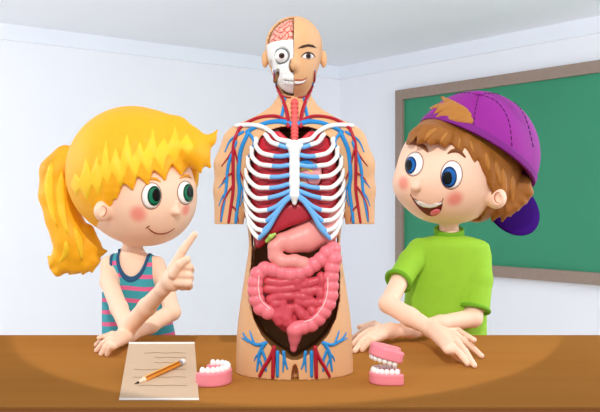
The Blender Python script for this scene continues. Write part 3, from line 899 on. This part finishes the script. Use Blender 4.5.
# skull half
sk_in = OFF(m_head, -.002)
quad = prism([(midx_x - .0006, Mp(0, 46.5)[2]), (midx_x - .0006, Mp(0, 106)[2]), (midx_x - .12, Mp(0, 106)[2]), (midx_x - .12, Mp(0, 46.5)[2])], dm - .3, dm - .0115)
skl = INT(sk_in, quad)
xc_ = lambda px, py, f=m_head: hit(f, px, py)
sock = xc_(281.5, 55.5)
skl = SUB(skl, ell(sock, (8.4 * s, .016, 8.4 * s)), .004)
skl = SUB(skl, ell(xc_(291.8, 66.5), (3 * s, .016, 7 * s)), .003)
skl = SUB(skl, ell(xc_(276.5, 75.5) + np.array([0, .0, 0]), (2.6 * s, .02, 6.5 * s), Matrix.Rotation(.35, 3, 'Y')), .003)
skl = SUB(skl, ell(xc_(270.5, 66) , (3.2 * s, .02, 6 * s)), .003)
skull = part('skull', mesh_sdf(skl, .0022), M['bone'], tor, 45)
part('eye_socket', mesh_sdf(INT(ell(sock + np.array([0, .012, 0]), (8.6 * s, .012, 8.6 * s)), OFF(m_head, -.002)), .0022), mat('socket_grey', (128, 128, 130), .6), skull)
part('nasal_cavity', mesh_sdf(ell(xc_(291.4, 66.5) + np.array([0, .016, 0]), (3.1 * s, .008, 7 * s)), .002), M['cavity'], skull)
part('jaw_gap', mesh_sdf(ell(xc_(276.5, 75.5) + np.array([0, .02, 0]), (2.8 * s, .010, 6.8 * s), Matrix.Rotation(.35, 3, 'Y')), .002), M['cavity'], skull)
eb = part('eyeball', mesh_sdf(ell(sock + np.array([0, .008, 0]), (6.4 * s, .016, 6.4 * s)), .002), M['white'], tor)
ebf = ell(sock + np.array([0, .008, 0]), (6.4 * s, .016, 6.4 * s))
part('iris', patch_vf(ebf, ellipse_px(281.7, 55.5, 2.9, 2.9), flat_lift(.0006), 3), mat('brown_iris', (92, 40, 22), .3, .1, 60, coat=.6), eb)
part('pupil', patch_vf(ebf, ellipse_px(281.7, 55.5, 1.4, 1.4), flat_lift(.0011), 3), M['pupil'], eb)
for i in range(4):
    for y0, y1 in ((76.3, 80.6), (81.2, 85.4)):
        x1 = 293.6 - i * 2.7; x0 = x1 - 2.35
        dy = -.35 * i
        part('skull_tooth', patch_vf(sk_in, [(x0, y0 + dy), (x0 + 1.2, y0 - .3 + dy), (x1, y0 + dy), (x1, y1 + dy), (x0 + 1.2, y1 + .4 + dy), (x0, y1 + dy)], dome_lift(.0012, .0008), 3, .003), M['tooth'], skull)
part('bite_line', surf_tube(sk_in, [(283.5, 79.8), (288, 80.6), (293.5, 81)], .0009, .0006), mat('line_grey', (120, 112, 104), .7), skull)
# brain half
bq = prism([(midx_x - .001, Mp(0, 14)[2]), (midx_x - .001, Mp(0, 46.8)[2]), (midx_x - .12, Mp(0, 46.8)[2]), (midx_x - .12, Mp(0, 14)[2])], dm - .3, dm - .0115)
brain_f = INT(OFF(m_head, -.0075), bq, .006)
def gyri(P):
    qx = P * 1.0
    w1 = np.sin(qx[:, 0] * 170 + 1.3) * 1.2 + np.sin(qx[:, 2] * 150 + .4) * 1.3 + np.sin((qx[:, 0] + qx[:, 2]) * 95) * 1.1
    w2 = np.sin(qx[:, 2] * 190 + 2.1) * 1.1 + np.sin((qx[:, 0] - qx[:, 2]) * 120 + 1) * 1.2
    return np.sin(qx[:, 0] * 330 + w2 * 1.5 + w1) * np.sin(qx[:, 2] * 210 + w1 * 1.3)
M['brain'] = mat('brain_pink', (246, 176, 158), .45, .03, 40)
M['sulc'] = mat('brain_fold_red', (206, 84, 74), .5, .03, 40)
br = part('brain', mesh_sdf(OFF(brain_f, -.0012), .0022), M['sulc'], tor)
gy = F(lambda P: np.maximum(brain_f(P), (0.30 - np.abs(np.sin(P[:, 0] * 340 + 2.2 * np.sin(P[:, 2] * 190 + 1.0) + 1.4 * np.sin(P[:, 0] * 120 + P[:, 2] * 150))) * 0.9) * .004 + .0), brain_f.lo, brain_f.hi)
gy2 = F(lambda P: np.maximum(gy(P), (0.28 - np.abs(np.sin(P[:, 2] * 230 + 1.8 * np.sin(P[:, 0] * 160 + 2.0)))) * .003), brain_f.lo, brain_f.hi)
part('brain_folds', mesh_sdf(gy2, .0013, newton=1), M['brain'], br)
# living half of the face
M['mbrow'] = mat('dark_brow', (62, 32, 18), .6, .03)
part('eyebrow', patch_vf(m_head, [(297.5, 48.5), (302, 45.5), (308, 44), (313, 45), (316.5, 48), (313, 47), (308, 46.6), (302, 48)], flat_lift(.0012), 3), M['mbrow'], tor)
e2 = part('eye', patch_vf(m_head, [(302, 56.5), (304.5, 54), (308, 53), (311.5, 54), (314, 56.5), (311, 58.6), (307.5, 59), (304.5, 58.3)], dome_lift(.0015, .0006), 3), M['white'], tor)
part('iris', patch_vf(m_head, ellipse_px(308, 56, 2.6, 2.7), flat_lift(.0026), 3), mat('dark_iris', (70, 34, 20), .3, .1, 60, coat=.6), e2)
part('pupil', patch_vf(m_head, ellipse_px(308, 56, 1.2, 1.3), flat_lift(.0031), 3), M['pupil'], e2)
part('eyelid', surf_tube(m_head, [(301, 57), (304, 53.8), (308, 52.4), (312, 53.6), (315, 57)], [.0005, .0013, .0015, .0012, .0005], .0012), M['mbrow'], e2)
M['lip'] = mat('lip_brown', (168, 92, 62), .5, .03)
lp = part('lips', patch_vf(m_head, [(294.5, 79.5), (297.5, 79), (302, 79.3), (307, 77.2), (305, 81.5), (301, 84.5), (297, 85.3), (294.5, 85.3)], dome_lift(.0015, .0006), 3), M['lip'], tor)
part('teeth', patch_vf(m_head, [(294.6, 81), (298, 81), (302, 80.8), (305.3, 79.4), (303, 82), (299.5, 83.3), (296, 83.6), (294.6, 83.6)], flat_lift(.0027), 3), M['tooth'], lp)

# ---- rib cage
cg_hw, cg_hd = 49.5 * s, .0985
def cage_y(x, hw=cg_hw, hd=cg_hd):
    return dm - hd * np.sqrt(np.maximum(0, 1 - ((x - XC) / hw) ** 2))
def on_cage(px, py, out=0.0):
    p = W(px, py, 1.97)
    for _ in range(8):
        p = W0(px, py, float(cage_y(p[0])) - out)
    return p
cage = F(lambda P: (np.sqrt(((P[:, 0] - XC) / cg_hw) ** 2 + ((P[:, 1] - dm) / cg_hd) ** 2) - 1) * cg_hw, [XC - cg_hw, dm - cg_hd, .8], [XC + cg_hw, dm + cg_hd, 1.6])
ribs = [  # (cartilage inner), (junction), [front points outward], (outer side)
    ((290, 147), (279, 145), [(271, 142)], (266.5, 136)),
    ((289, 155), (274, 156), [(262, 153), (256, 146)], (256.5, 140)),
    ((288.5, 165), (272.5, 166), [(260, 164), (252.5, 157)], (252, 149)),
    ((288.5, 175), (270.5, 177), [(258, 175), (249, 167)], (248, 158)),
    ((288.5, 184), (270, 188), [(257, 187), (247.5, 178)], (246.3, 169)),
    ((289.5, 191), (268.5, 198), [(256, 198), (247, 189.5)], (245.6, 180)),
    ((290, 196), (268, 210), [(256, 210), (247, 200.5)], (245.4, 191)),
    ((281.5, 206), (266.5, 221), [(256, 219), (248, 210.5)], (245.8, 202)),
    ((276, 215), (263.5, 231), [(255.5, 228), (249.5, 220)], (247, 212)),
    ((291, 196.5), (259, 238.5), [(254.5, 234), (250.5, 227)], (248.6, 221)),
]
RR = .0052
for sg in (-1, 1):
    for (ci1, cj, fr, out) in ribs:
        m_ = (lambda p: p) if sg < 0 else (lambda p: (589 - p[0], p[1]))
        lo_sx = ci1
        mids = {7: [(274.5, 214)], 8: [(270.5, 223.5)], 9: [(268, 229), (276, 215), (284, 203)], 6: [(277, 206), (285, 199.5)]}
        ri = ribs.index((ci1, cj, fr, out))
        cp = [m_(ci1)] + [m_(p) for p in reversed(mids.get(ri, [((ci1[0] + cj[0]) / 2, (ci1[1] + cj[1]) / 2 + .8)]))] + [m_(cj)]
        part('costal_cartilage', tube_vf([on_cage(*p) for p in catmull(cp, 6)], RR * .98, 9), M['cart'], tor)
        rp_ = [on_cage(*m_(cj))] + [on_cage(*m_(p)) for p in fr]
        side = on_cage(*m_(out))
        xo, yo, zo = side
        back1 = np.array([xo + sg * .002, yo + .030, zo + .007]); back2 = np.array([xo - sg * .022, yo + .062, zo + .016])
        rp_ += [side, back1, back2]
        part('rib', tube_vf(catmull(rp_, 6), RR, 9), M['bone'], tor)
st = chain([on_cage(294.5, 147, -.001), on_cage(294.5, 157, -.001), on_cage(294.5, 165, -.001), on_cage(294.5, 174, -.001), on_cage(294.5, 183, -.001), on_cage(294.5, 195, -.001), on_cage(294.5, 203, -.003)],
           [6.6 * s, 4.6 * s, 5 * s, 4.8 * s, 5 * s, 4.6 * s, 2.2 * s], .004)
part('sternum', mesh_sdf(U(.005, st, ell(on_cage(294.5, 145.5, -.002), (8.5 * s, .012, 4.5 * s))), .0022), M['bone'], tor)
cl = [(236.5, 126), (248, 125.2), (261, 126.6), (271, 132), (278, 139), (289.5, 142)]
for sg in (-1, 1):
    pts = cl if sg < 0 else mirror(cl)
    P, ok = cast(m_full, pts)
    P = P - np.array([0, .006, 0]); P[-1] = on_cage(*pts[-1], .002)
    part('clavicle', tube_vf(catmull(P, 6), [.0048, .0055, .005, .0045, .005, .0068], 9), M['bone'], tor)
# ---- lungs, heart, liver, stomach, bowel
M['lung'] = mat('lung_red', (200, 40, 54), .45, .06, 25)
M['lungv'] = mat('lung_vessel', (138, 14, 34), .5, .03)
cin = F(lambda P: (np.sqrt(((P[:, 0] - XC) / (45 * s)) ** 2 + ((P[:, 1] - dm) / .087) ** 2) - 1) * 45 * s, [XC - 45 * s, dm - .087, .8], [XC + 45 * s, dm + .087, 1.6])
heart_f = U(.012, ell(Mp(308, 177, -.062), (13 * s, .028, 16 * s), Matrix.Rotation(.35, 3, 'Y')), ell(Mp(303, 166, -.06), (9 * s, .024, 9 * s)))
for sg in (-1, 1):
    x0, x1 = sorted((XC + sg * 5 * s, XC + sg * 46 * s))
    X = lambda dx: 294.5 + sg * dx
    lp_ = [(X(5), 142), (X(14), 134), (X(24), 134), (X(34), 141), (X(43), 165), (X(46), 200), (X(44), 226), (X(38), 232), (X(26), 218), (X(14), 206), (X(5), 203)]
    lf = INT(prism([(Mp(*p)[0], Mp(*p)[2]) for p in lp_], dm - .1, dm + .03, k=.01), cin, .01)
    if sg > 0: lf = SUB(lf, OFF(heart_f, .002), .004)
    lo_ = part('lung', mesh_sdf(lf, .003), M['lung'], tor)
    vs = [[(X(10), 160), (X(18), 159), (X(24), 162), (X(30), 160)], [(X(22), 160), (X(26), 156), (X(30), 157)], [(X(12), 170), (X(22), 171), (X(30), 169), (X(36), 171)], [(X(14), 181), (X(24), 182), (X(34), 180), (X(40), 183)],
          [(X(24), 182), (X(30), 185), (X(36), 186)], [(X(20), 193), (X(28), 193), (X(38), 192)], [(X(24), 203), (X(32), 204), (X(40), 201)], [(X(16), 149), (X(24), 150), (X(30), 149)]]
    part('lung_vessels', tubes_on(lf, [(v, [.0014, .0012, .0007]) for v in vs], .0003, 6), M['lungv'], lo_)
ht = part('heart', mesh_sdf(heart_f, .0025), mat('heart_pink', (232, 150, 150), .4, .06, 25), tor)
part('heart_fat', tubes_on(heart_f, [([(301, 170), (306, 168), (312, 172)], [.003, .0035, .002]), ([(304, 190), (310, 187), (316, 189)], [.003, .004, .002]), ([(300, 181), (305, 184), (308, 190)], [.002, .003, .001])], .0), mat('fat_yellow', (248, 214, 96), .5, .05), ht)
part('heart_vessel', tubes_on(heart_f, [([(300, 163), (306, 162), (313, 165)], [.005, .006, .004])], .0), M['vein'], ht)
part('coronary_artery', tubes_on(heart_f, [([(302, 174), (308, 177), (315, 176)], [.0016, .0013, .0008]), ([(305, 176), (309, 183), (316, 184)], [.0014, .0012, .0006])], .0), M['art'], ht)
lv_p = [(253, 206), (270, 202), (290, 202), (318, 201), (326, 205), (318, 214), (303, 222), (290, 226), (279, 231), (270, 239), (262, 247), (256, 248), (253, 234)]
liver_f = INT(prism([(Mp(*p)[0], Mp(*p)[2]) for p in lv_p], dm - .088, dm + .0, k=.018), F(lambda P: (np.sqrt(((P[:, 0] - XC) / (44 * s)) ** 2 + ((P[:, 1] - dm) / .089) ** 2) - 1) * 44 * s, [XC - 1, dm - .09, .5], [XC + 1, dm + .09, 1.6]), .012)
liver_f = SUB(liver_f, chain([W(286, 200, 1.965), W(287, 214, 1.966), W(283, 226, 1.97)], .0045), .006)
part('liver', mesh_sdf(liver_f, .0028), mat('liver_red', (176, 34, 48), .4, .05, 18), tor)
part('gallbladder', mesh_sdf(chain([W(267, 241, 1.985), W(271, 236.5, 1.975), W(275, 234, 1.975)], [.0045, .005, .003], .003), .0018), mat('gall_green', (176, 206, 92), .4, .04), tor)
dS = 1.99
sto = chain([W(332, 205, 2.05), W(330, 214, 2.04), W(322, 228, 2.03), W(306, 237, 2.01), W(290, 241.5, 1.997), W(281, 241, 1.995)], [.018, .027, .035, .031, .021, .015], .02)
duo = chain([W(281, 241, 1.99), W(275, 247, 1.985), W(275, 256, 1.985), W(282, 261.5, 1.983), W(295, 261, 1.983), (W(304, 264, 1.985)), W(309, 270, 1.99)], [.016, .0145, .0135, .0135, .013, .0135, .013], .01)
part('stomach', mesh_sdf(U(.006, sto, duo), .0028), mat('stomach_pink', (234, 148, 140), .4, .05, 22), tor)
M['colon'] = mat('colon_pink', (236, 118, 128), .4, .05, 26)
M['bowel'] = mat('bowel_red', (204, 72, 84), .4, .05, 26)
col_p = [(268, 312), (261, 308), (257, 300), (255.5, 291), (255.5, 282), (258, 274), (265, 269), (273.5, 270), (282, 272.5), (290.5, 274), (299, 273), (307, 269.5), (314, 264.5), (321, 259.5), (327, 253), (333, 249),
         (334, 259), (332, 268), (331, 277), (331, 286), (330.5, 295), (328, 303.5), (323.5, 311.5), (318, 318.5), (311, 324.5), (303, 327)]
balls = []
for i, (x, y) in enumerate(col_p):
    dz = 1.985 if i != 15 else 1.995
    balls.append(ell(W(x, y, dz), (.0178, .017, .0172)))
    if i + 1 < len(col_p):
        x2, y2 = col_p[i + 1]
        balls.append(cone(W(x, y, dz), W(x2, y2, 1.985), .0108, .0108))
cf = U(.0022, *balls)
co_ = part('large_intestine', mesh_sdf(cf, .0026), M['colon'], tor)
for tb in ([(259, 276), (258.5, 288), (261, 300), (270, 309)], [(328, 278), (327.5, 292), (324, 304), (314, 318), (304, 322)]):
    part('taenia_band', tubes_on(cf, [(tb, .0012)], .0005, 6), mat('pale_band', (250, 214, 212), .45), co_)
rect = chain([W(301, 327, 1.985), W(295, 330, 1.985), W(294.5, 338, 1.99), W(293.5, 349, 1.995)], [.016, .0175, .0125, .0075], .008)
part('rectum', mesh_sdf(rect, .0026), M['colon'], tor)
si = [ell(W(294, 296, 2.02), (31 * s, .03, 23 * s)), ell(W(288, 318, 2.01), (12 * s, .03, 14 * s))]
runs = [[(268, 281), (280, 283), (294, 281)], [(267, 289), (280, 289.5), (293, 288)], [(270, 299), (280, 296), (291, 296)], [(271, 300), (275, 304), (283, 302)], [(283, 305), (282, 315), (286, 323)], [(290, 308), (287, 318), (291, 326)],
        [(304, 285), (310, 283), (316, 281)], [(303, 292), (309, 292), (316, 290)], [(298, 301), (306, 303), (313, 302)], [(296, 307), (302, 314), (308, 319)], [(316, 304), (320, 303), (324, 301)], [(311, 309), (313, 312), (316, 313)],
        [(297, 296), (303, 297), (309, 297)], [(321, 276), (322, 280), (322, 284)], [(321, 290), (321, 294), (321, 297)], [(298, 287), (297, 281), (303, 278)], [(276, 309), (276, 316), (279, 322)]]
sif = U(.002, *si, *[chain([W(x, y, 1.985) for x, y in r], [.010, .0115, .010], .003) for r in runs])
part('small_intestine', mesh_sdf(sif, .0026), M['bowel'], tor)
# ---- windpipe
tp_ = catmull([(294.6, 101), (294.6, 112), (294.6, 124), (294.6, 133), (294.6, 142)], 20)
P, ok = cast(m_full, tp_)
P[:, 1] -= .002
R_ = np.array([.0062 + .0030 * abs(math.sin(i * math.pi / 8)) ** .7 for i in range(len(P))])
part('windpipe', tube_vf(P, list(R_), 10), mat('windpipe_pink', (226, 92, 88), .45, .04), tor)
# ---- vessels on the skin
def both(paths): return paths + [(mirror(p), r) for p, r in paths]
art = [([(239.5, 129), (234, 144), (233, 167), (233, 189), (230.5, 208), (228.5, 222.5)], [.0042, .004, .0038, .0034, .003]),
       ([(233, 150), (228, 158), (222, 166)], [.0024, .001]), ([(233, 172), (226, 177), (222, 184)], [.0022, .0008]), ([(233, 185), (226, 196), (222, 208), (221, 220)], [.0024, .0012]),
       ([(235, 150), (239, 168), (243, 178), (247, 186)], [.0022, .0010]), ([(231, 205), (236, 211), (238, 222)], [.002, .001]),
       ([(287, 121), (276, 117), (262, 118), (250, 122), (239.5, 129)], [.0042, .0042, .004]),
       ([(276.5, 84), (281, 94), (285, 105), (287.5, 116), (288.5, 127)], [.0030, .004, .0046, .0046]), ([(276, 88), (283, 96), (291, 97.5)], [.0022, .0012]), ([(276.8, 86), (275, 78), (275, 71)], [.0026, .0010]),
       ([(274.5, 347), (270.5, 357), (264, 368), (260, 376)], [.0045, .0045, .0036]), ([(274, 347), (273.5, 362), (273, 377)], [.0048, .0048, .0044])]
vei = [([(249, 132), (241, 150), (238.5, 173), (239.5, 190), (237, 208), (235.5, 222.5)], [.0042, .004, .0036, .003]), ([(236, 142), (228.5, 165), (226, 190), (221, 221)], [.0034, .003, .0022]),
       ([(248, 132), (254, 141), (251, 152), (248, 158)], [.0032, .0014]), ([(243, 132), (231, 140), (225, 152)], [.003, .0012]), ([(226, 192), (222, 198), (219, 206)], [.002, .001]), ([(238.5, 178), (243, 192), (240, 206)], [.002, .001]),
       ([(226.5, 180), (222, 184), (219, 188)], [.002, .0008]),
       ([(294.5, 126), (282, 122), (268, 123), (257, 127), (247, 132)], [.0056, .005, .0044, .004]),
       ([(285, 98), (283.5, 108), (281, 120)], [.0028, .0032]), ([(274, 70), (275.5, 82), (280, 93), (284, 104), (289, 122)], [.0012, .0024, .003, .0034]),
       ([(243, 333), (248, 340), (257, 344.8), (266, 343)], [.0014, .0028, .0036]), ([(242, 338), (249, 341.5)], [.0012, .0024]), ([(250, 331), (252, 337), (254, 343)], [.0012, .0026]),
       ([(265, 343), (260, 353), (257, 371)], [.004, .0036, .0018]), ([(262, 350), (265.5, 360), (266, 371)], [.0030, .0018]), ([(260.5, 352), (256, 357), (254.5, 361)], [.0026, .001]), ([(259, 358), (262, 366), (261.5, 373)], [.0022, .001]),
       ([(283.5, 352), (285, 361), (287.5, 369)], [.0032, .0014]), ([(284, 355), (283.5, 364), (283, 372)], [.0026, .0012]), ([(277.5, 352), (277.5, 364), (277.5, 376)], [.0036, .003])]
for p, r in both(vei):
    vf = surf_tube(m_full, p, [q_ * 1.25 for q_ in r], .0004)
    if vf: part('vein', vf, M['vein'], tor)
for p, r in both(art):
    vf = surf_tube(m_full, p, r, .0022)
    if vf: part('artery', vf, M['art'], tor)

W = W0
# ================================================================== DENTURES
M['gum'] = mat('gum_pink', (240, 140, 152), .4, .03, 30)
M['gumf'] = mat('gum_rose', (222, 98, 112), .45, .03, 30)
def denture(parent, X0, ang, a, b, e, hgt, flip=None, nteeth=13, tr=.0062):
    """horseshoe jaw: local apex at +x; X0 centre on the base, ang turn about z; flip = extra matrix for an upper jaw"""
    R = np.array(Matrix.Rotation(ang, 3, 'Z')) if flip is None else np.array(flip)
    th = np.linspace(-math.pi / 2, math.pi / 2, 17)
    path = np.array([(-e, -b)] + [(a * math.cos(t), b * math.sin(t)) for t in th] + [(-e, b)])
    wall = 0.0085
    def gf(P):
        q = (P - X0) @ R
        d = np.full(len(q), 9.0)
        for p0, p1 in zip(path[:-1], path[1:]):
            ee = p1 - p0; w = q[:, :2] - p0; t = np.clip(w @ ee / (ee @ ee), 0, 1)
            d = np.minimum(d, np.linalg.norm(w - t[:, None] * ee, axis=1))
        w_ = -smin(-(d - wall), -(np.abs(q[:, 2] - hgt / 2) - hgt / 2), .004)
        pf = polyfn(path, (0, 1))(q)
        fl = np.maximum(pf, np.abs(q[:, 2] - hgt * .3) - hgt * .3)
        return smin(w_, fl, .004)
    e_ = max(a, b) + e + hgt + .02
    part('gum', mesh_sdf(F(gf, X0 - e_, X0 + e_), .0024), M['gum'], parent, 50)
    # palate
    def pf2(P):
        q = (P - X0) @ R
        return np.maximum(polyfn(path * .93, (0, 1))(q), np.abs(q[:, 2] - hgt * .61) - .002)
    part('gum_floor', mesh_sdf(F(pf2, X0 - e_, X0 + e_), .0026), M['gumf'], parent, 50)
    L = np.r_[0, np.cumsum(np.linalg.norm(np.diff(path, axis=0), axis=1))]
    for i in range(nteeth):
        t = (i + .5) / nteeth * L[-1]
        p = np.array([np.interp(t, L, path[:, 0]), np.interp(t, L, path[:, 1])])
        p2 = np.array([np.interp(t + .001, L, path[:, 0]), np.interp(t + .001, L, path[:, 1])]); tg = (p2 - p) / np.linalg.norm(p2 - p)
        T = np.array([[tg[0], -tg[1], 0], [tg[1], tg[0], 0], [0, 0, 1.0]])
        w = L[-1] / nteeth * .5
        f_ = ell(X0 + R @ np.array([p[0], p[1], hgt + tr * .55]), (w * 1.06, tr * .95, tr * 1.35), R @ T)
        part('tooth', mesh_sdf(f_, .0017), M['tooth'], parent)
d1c = D(212.5, 382.5, 0.0)
d1 = thing('denture', 'pink plaster jaw with an open horseshoe of white teeth beside the paper', 'denture', d1c)
denture(d1, d1c, math.radians(-8), .033, .046, .016, .030, nteeth=14)
d2c = D(387, 382.5, 0.0)
d2 = thing('denture', 'pair of pink jaws with white teeth, upper jaw tilted open over the lower', 'denture', d2c)
denture(d2, d2c, math.radians(180), .030, .030, .024, .024, nteeth=13, tr=.0056)
Rf = Matrix.Rotation(math.radians(15), 3, 'Y') @ Matrix.Rotation(math.radians(180), 3, 'Z') @ Matrix.Rotation(math.pi, 3, 'X')
denture(d2, d2c + np.array([.003, 0, .077]), 0, .030, .030, .024, .024, flip=Rf, nteeth=13, tr=.0056)

# ================================================================== PAPER AND PENCIL
M['paper'] = mat('tan_paper', (206, 178, 150), .75, .015, 30)
M['paperedge'] = mat('white_paper_edge', (246, 240, 232), .7, .01)
M['ink'] = mat('faint_ink', (150, 112, 84), .8, .02)
P0, P1 = 1.692, 2.05
def sheet_h(d): return .0012 + .0570 * max(0, (d - P0) / (P1 - P0)) ** 1.8
def on_sheet(px, py, up=0.0):
    lo_, hi_ = 1.5, 2.3
    for _ in range(40):
        m_ = (lo_ + hi_) / 2
        z = CAMZ - (py - CYP) / FPX * m_ - DESK
        if z > sheet_h(m_) + up: lo_ = m_
        else: hi_ = m_
    return W(px, py, lo_)
pap = thing('paper_sheet', 'tan sheet of handwritten notes with a curled far edge lying before the blonde child', 'paper', (-.38, 1.87, DESK))
def sheet_strip(y0, y1, up, n, th):
    V, Fc = [], []
    for i in range(n + 1):
        y = y0 + (y1 - y0) * i / n
        k = (y - 342) / (399.5 - 342)
        for j in range(9):
            x = (129 + (119 - 129) * k) * (1 - j / 8) + (194.5 + (199 - 194.5) * k) * j / 8
            V.append(on_sheet(x, y, up))
    m_ = len(V)
    V += [v - np.array([0, 0, th]) for v in V]
    for i in range(n):
        for j in range(8):
            a = i * 9 + j
            Fc.append((a, a + 9, a + 10, a + 1)); Fc.append((m_ + a, m_ + a + 1, m_ + a + 10, m_ + a + 9))
    ed = [j for j in range(9)] + [i * 9 + 8 for i in range(1, n + 1)] + [n * 9 + j for j in range(7, -1, -1)] + [i * 9 for i in range(n - 1, 0, -1)]
    for a, b in zip(ed, ed[1:] + ed[:1]): Fc.append((a, b, m_ + b, m_ + a))
    return V, Fc
part('sheet', sheet_strip(342, 399.5, 0, 20, .001), M['paper'], pap, 40)
part('edge_strip', sheet_strip(342, 343.6, .0005, 3, .0012), M['paperedge'], pap, 40, label='white far edge')
part('edge_strip', sheet_strip(398, 399.6, .0005, 3, .0012), M['paperedge'], pap, 40, label='white near edge')
for (x0, x1, y) in [(144, 186, 352.8), (155, 186, 357.4), (154.5, 176, 362.6), (134, 186, 369.5), (133, 186, 377), (139, 187, 385.4)]:
    V, Fc = [], []
    for i in range(13):
        x = x0 + (x1 - x0) * i / 12; yy = y + .3 * math.sin(i * 1.1 + y)
        V += [on_sheet(x, yy - .22, .0004), on_sheet(x, yy + .22, .0004)]
        if i: Fc.append((2 * i - 2, 2 * i - 1, 2 * i + 1, 2 * i))
    part('writing_line', (V, Fc), M['ink'], pap)
rP = .0062
pA = on_sheet(134.5, 384.0, rP * .35); pBq = on_sheet(184.5, 361.5, rP * 1.0)
ax = pBq - pA; Lp = np.linalg.norm(ax); axn = ax / Lp
mid_h = [(pA + ax * t) for t in (0, .3, .5, .7, 1)]
lift = max(0, max(sheet_h(p[1]) + DESK + rP - p[2] for p in mid_h[1:4]))
pA = pA + np.array([0, 0, max(0, sheet_h(pA[1]) + DESK + .0015 - pA[2])]); pBq = pBq + np.array([0, 0, lift])
ax = pBq - pA; Lp = np.linalg.norm(ax); axn = ax / Lp
pen = thing('pencil', 'orange striped pencil with white eraser lying across the sheet of paper', 'pencil', pA)
def seg_vf(t0, t1, r0, r1, ns=24, hexa=False):
    u = np.cross(axn, [0, 0, 1]); u /= np.linalg.norm(u); v = np.cross(u, axn)
    V, Fc = [], []
    for t, r in ((t0, r0), (t1, r1)):
        for k in range(ns):
            a = 2 * math.pi * k / ns
            rr = r
            if hexa:
                aa = (a % (math.pi / 3)) - math.pi / 6; rr = r * math.cos(math.pi / 6) / math.cos(aa)
            V.append(pA + ax * t + rr * (math.cos(a) * u + math.sin(a) * v))
    for k in range(ns): Fc.append((k, (k + 1) % ns, ns + (k + 1) % ns, ns + k))
    Fc.append(tuple(range(ns - 1, -1, -1))); Fc.append(tuple(range(ns, 2 * ns)))
    return V, Fc
M['pen_o'] = mat('pencil_orange', (222, 132, 30), .4, .02, 40)
M['pen_y'] = mat('pencil_yellow', (248, 190, 70), .4, .02, 40)
M['pen_b'] = mat('pencil_brown', (150, 82, 22), .4, .02, 40)
vf = seg_vf(.19, .88, rP, rP, 24, True)
part('barrel', vf, [M['pen_o'], M['pen_y'], M['pen_b']], pen, 20, [(0 if (k // 2) % 2 == 0 else (1 if (k // 4) % 2 else 2)) for k in range(24)] + [0, 0])
part('sharpened_wood', seg_vf(.075, .19, rP * .42, rP), mat('pencil_wood', (246, 214, 184), .6, .03), pen, 40)
part('graphite_tip', seg_vf(-.0, .078, rP * .06, rP * .43), mat('graphite', (28, 26, 28), .35, .02), pen, 40)
part('ferrule', seg_vf(.88, .925, rP * 1.02, rP * 1.02), mat('ferrule_metal', (176, 188, 200), .3, .02, 20, metal=.6), pen, 40)
part('eraser', tube_vf([pA + ax * t for t in (.925, .95, .975)], rP * .98, 14), mat('eraser_white', (246, 246, 248), .7, .01), pen)

# ================================================================== LIGHT, WORLD, CAMERA
wd = bpy.data.worlds.new('daylight'); SC.world = wd; wd.use_nodes = True
bg = wd.node_tree.nodes['Background']
bg.inputs[0].default_value = (0.86, 0.92, 1.0, 1); bg.inputs[1].default_value = 0.85
def aim(o, tgt):
    o.rotation_euler = (Vector(tgt) - o.location).to_track_quat('-Z', 'Y').to_euler()
sp = bpy.data.lights.new('ceiling_spot', 'SPOT'); so = link('ceiling_spot', sp, None, (-0.041, -0.4, DESK + 2.1))
sp.energy = 240; sp.spot_size = math.radians(2 * 12.95); sp.spot_blend = 0.02; sp.shadow_soft_size = 0.015; sp.color = (1, .96, .88)
aim(so, (-0.041, 2.85, DESK))
def area(name, loc, tgt, sx, sy, e, c):
    l = bpy.data.lights.new(name, 'AREA'); l.shape = 'RECTANGLE'; l.size, l.size_y, l.energy, l.color = sx, sy, e, c
    o = link(name, l, None, loc); aim(o, tgt); return o
area('wall_fill', (-3.6, 2.6, 2.3), (-2.5, 6.6, 1.7), 2.0, 1.5, 104, (.99, .99, 1))  # unseen fill lamp, added to brighten the left wall
area('board_fill', (3.6, 2.4, 2.3), (2.3, 6.8, 1.8), 2.0, 1.2, 115, (.99, .99, 1))  # second added fill, out of view, brightens right wall and board
cam = bpy.data.cameras.new('camera'); cobj = link('camera', cam, None, (0, 0, CAMZ))
cobj.rotation_euler = (math.pi / 2, 0, 0)
cam.sensor_width = 36; cam.lens = FPX / 600 * 36; cam.clip_start = .05
SC.camera = cobj
vs_ = SC.view_settings
vs_.view_transform = 'Standard'; vs_.look = 'None'; vs_.exposure = 0; vs_.gamma = 1; vs_.use_curve_mapping = False
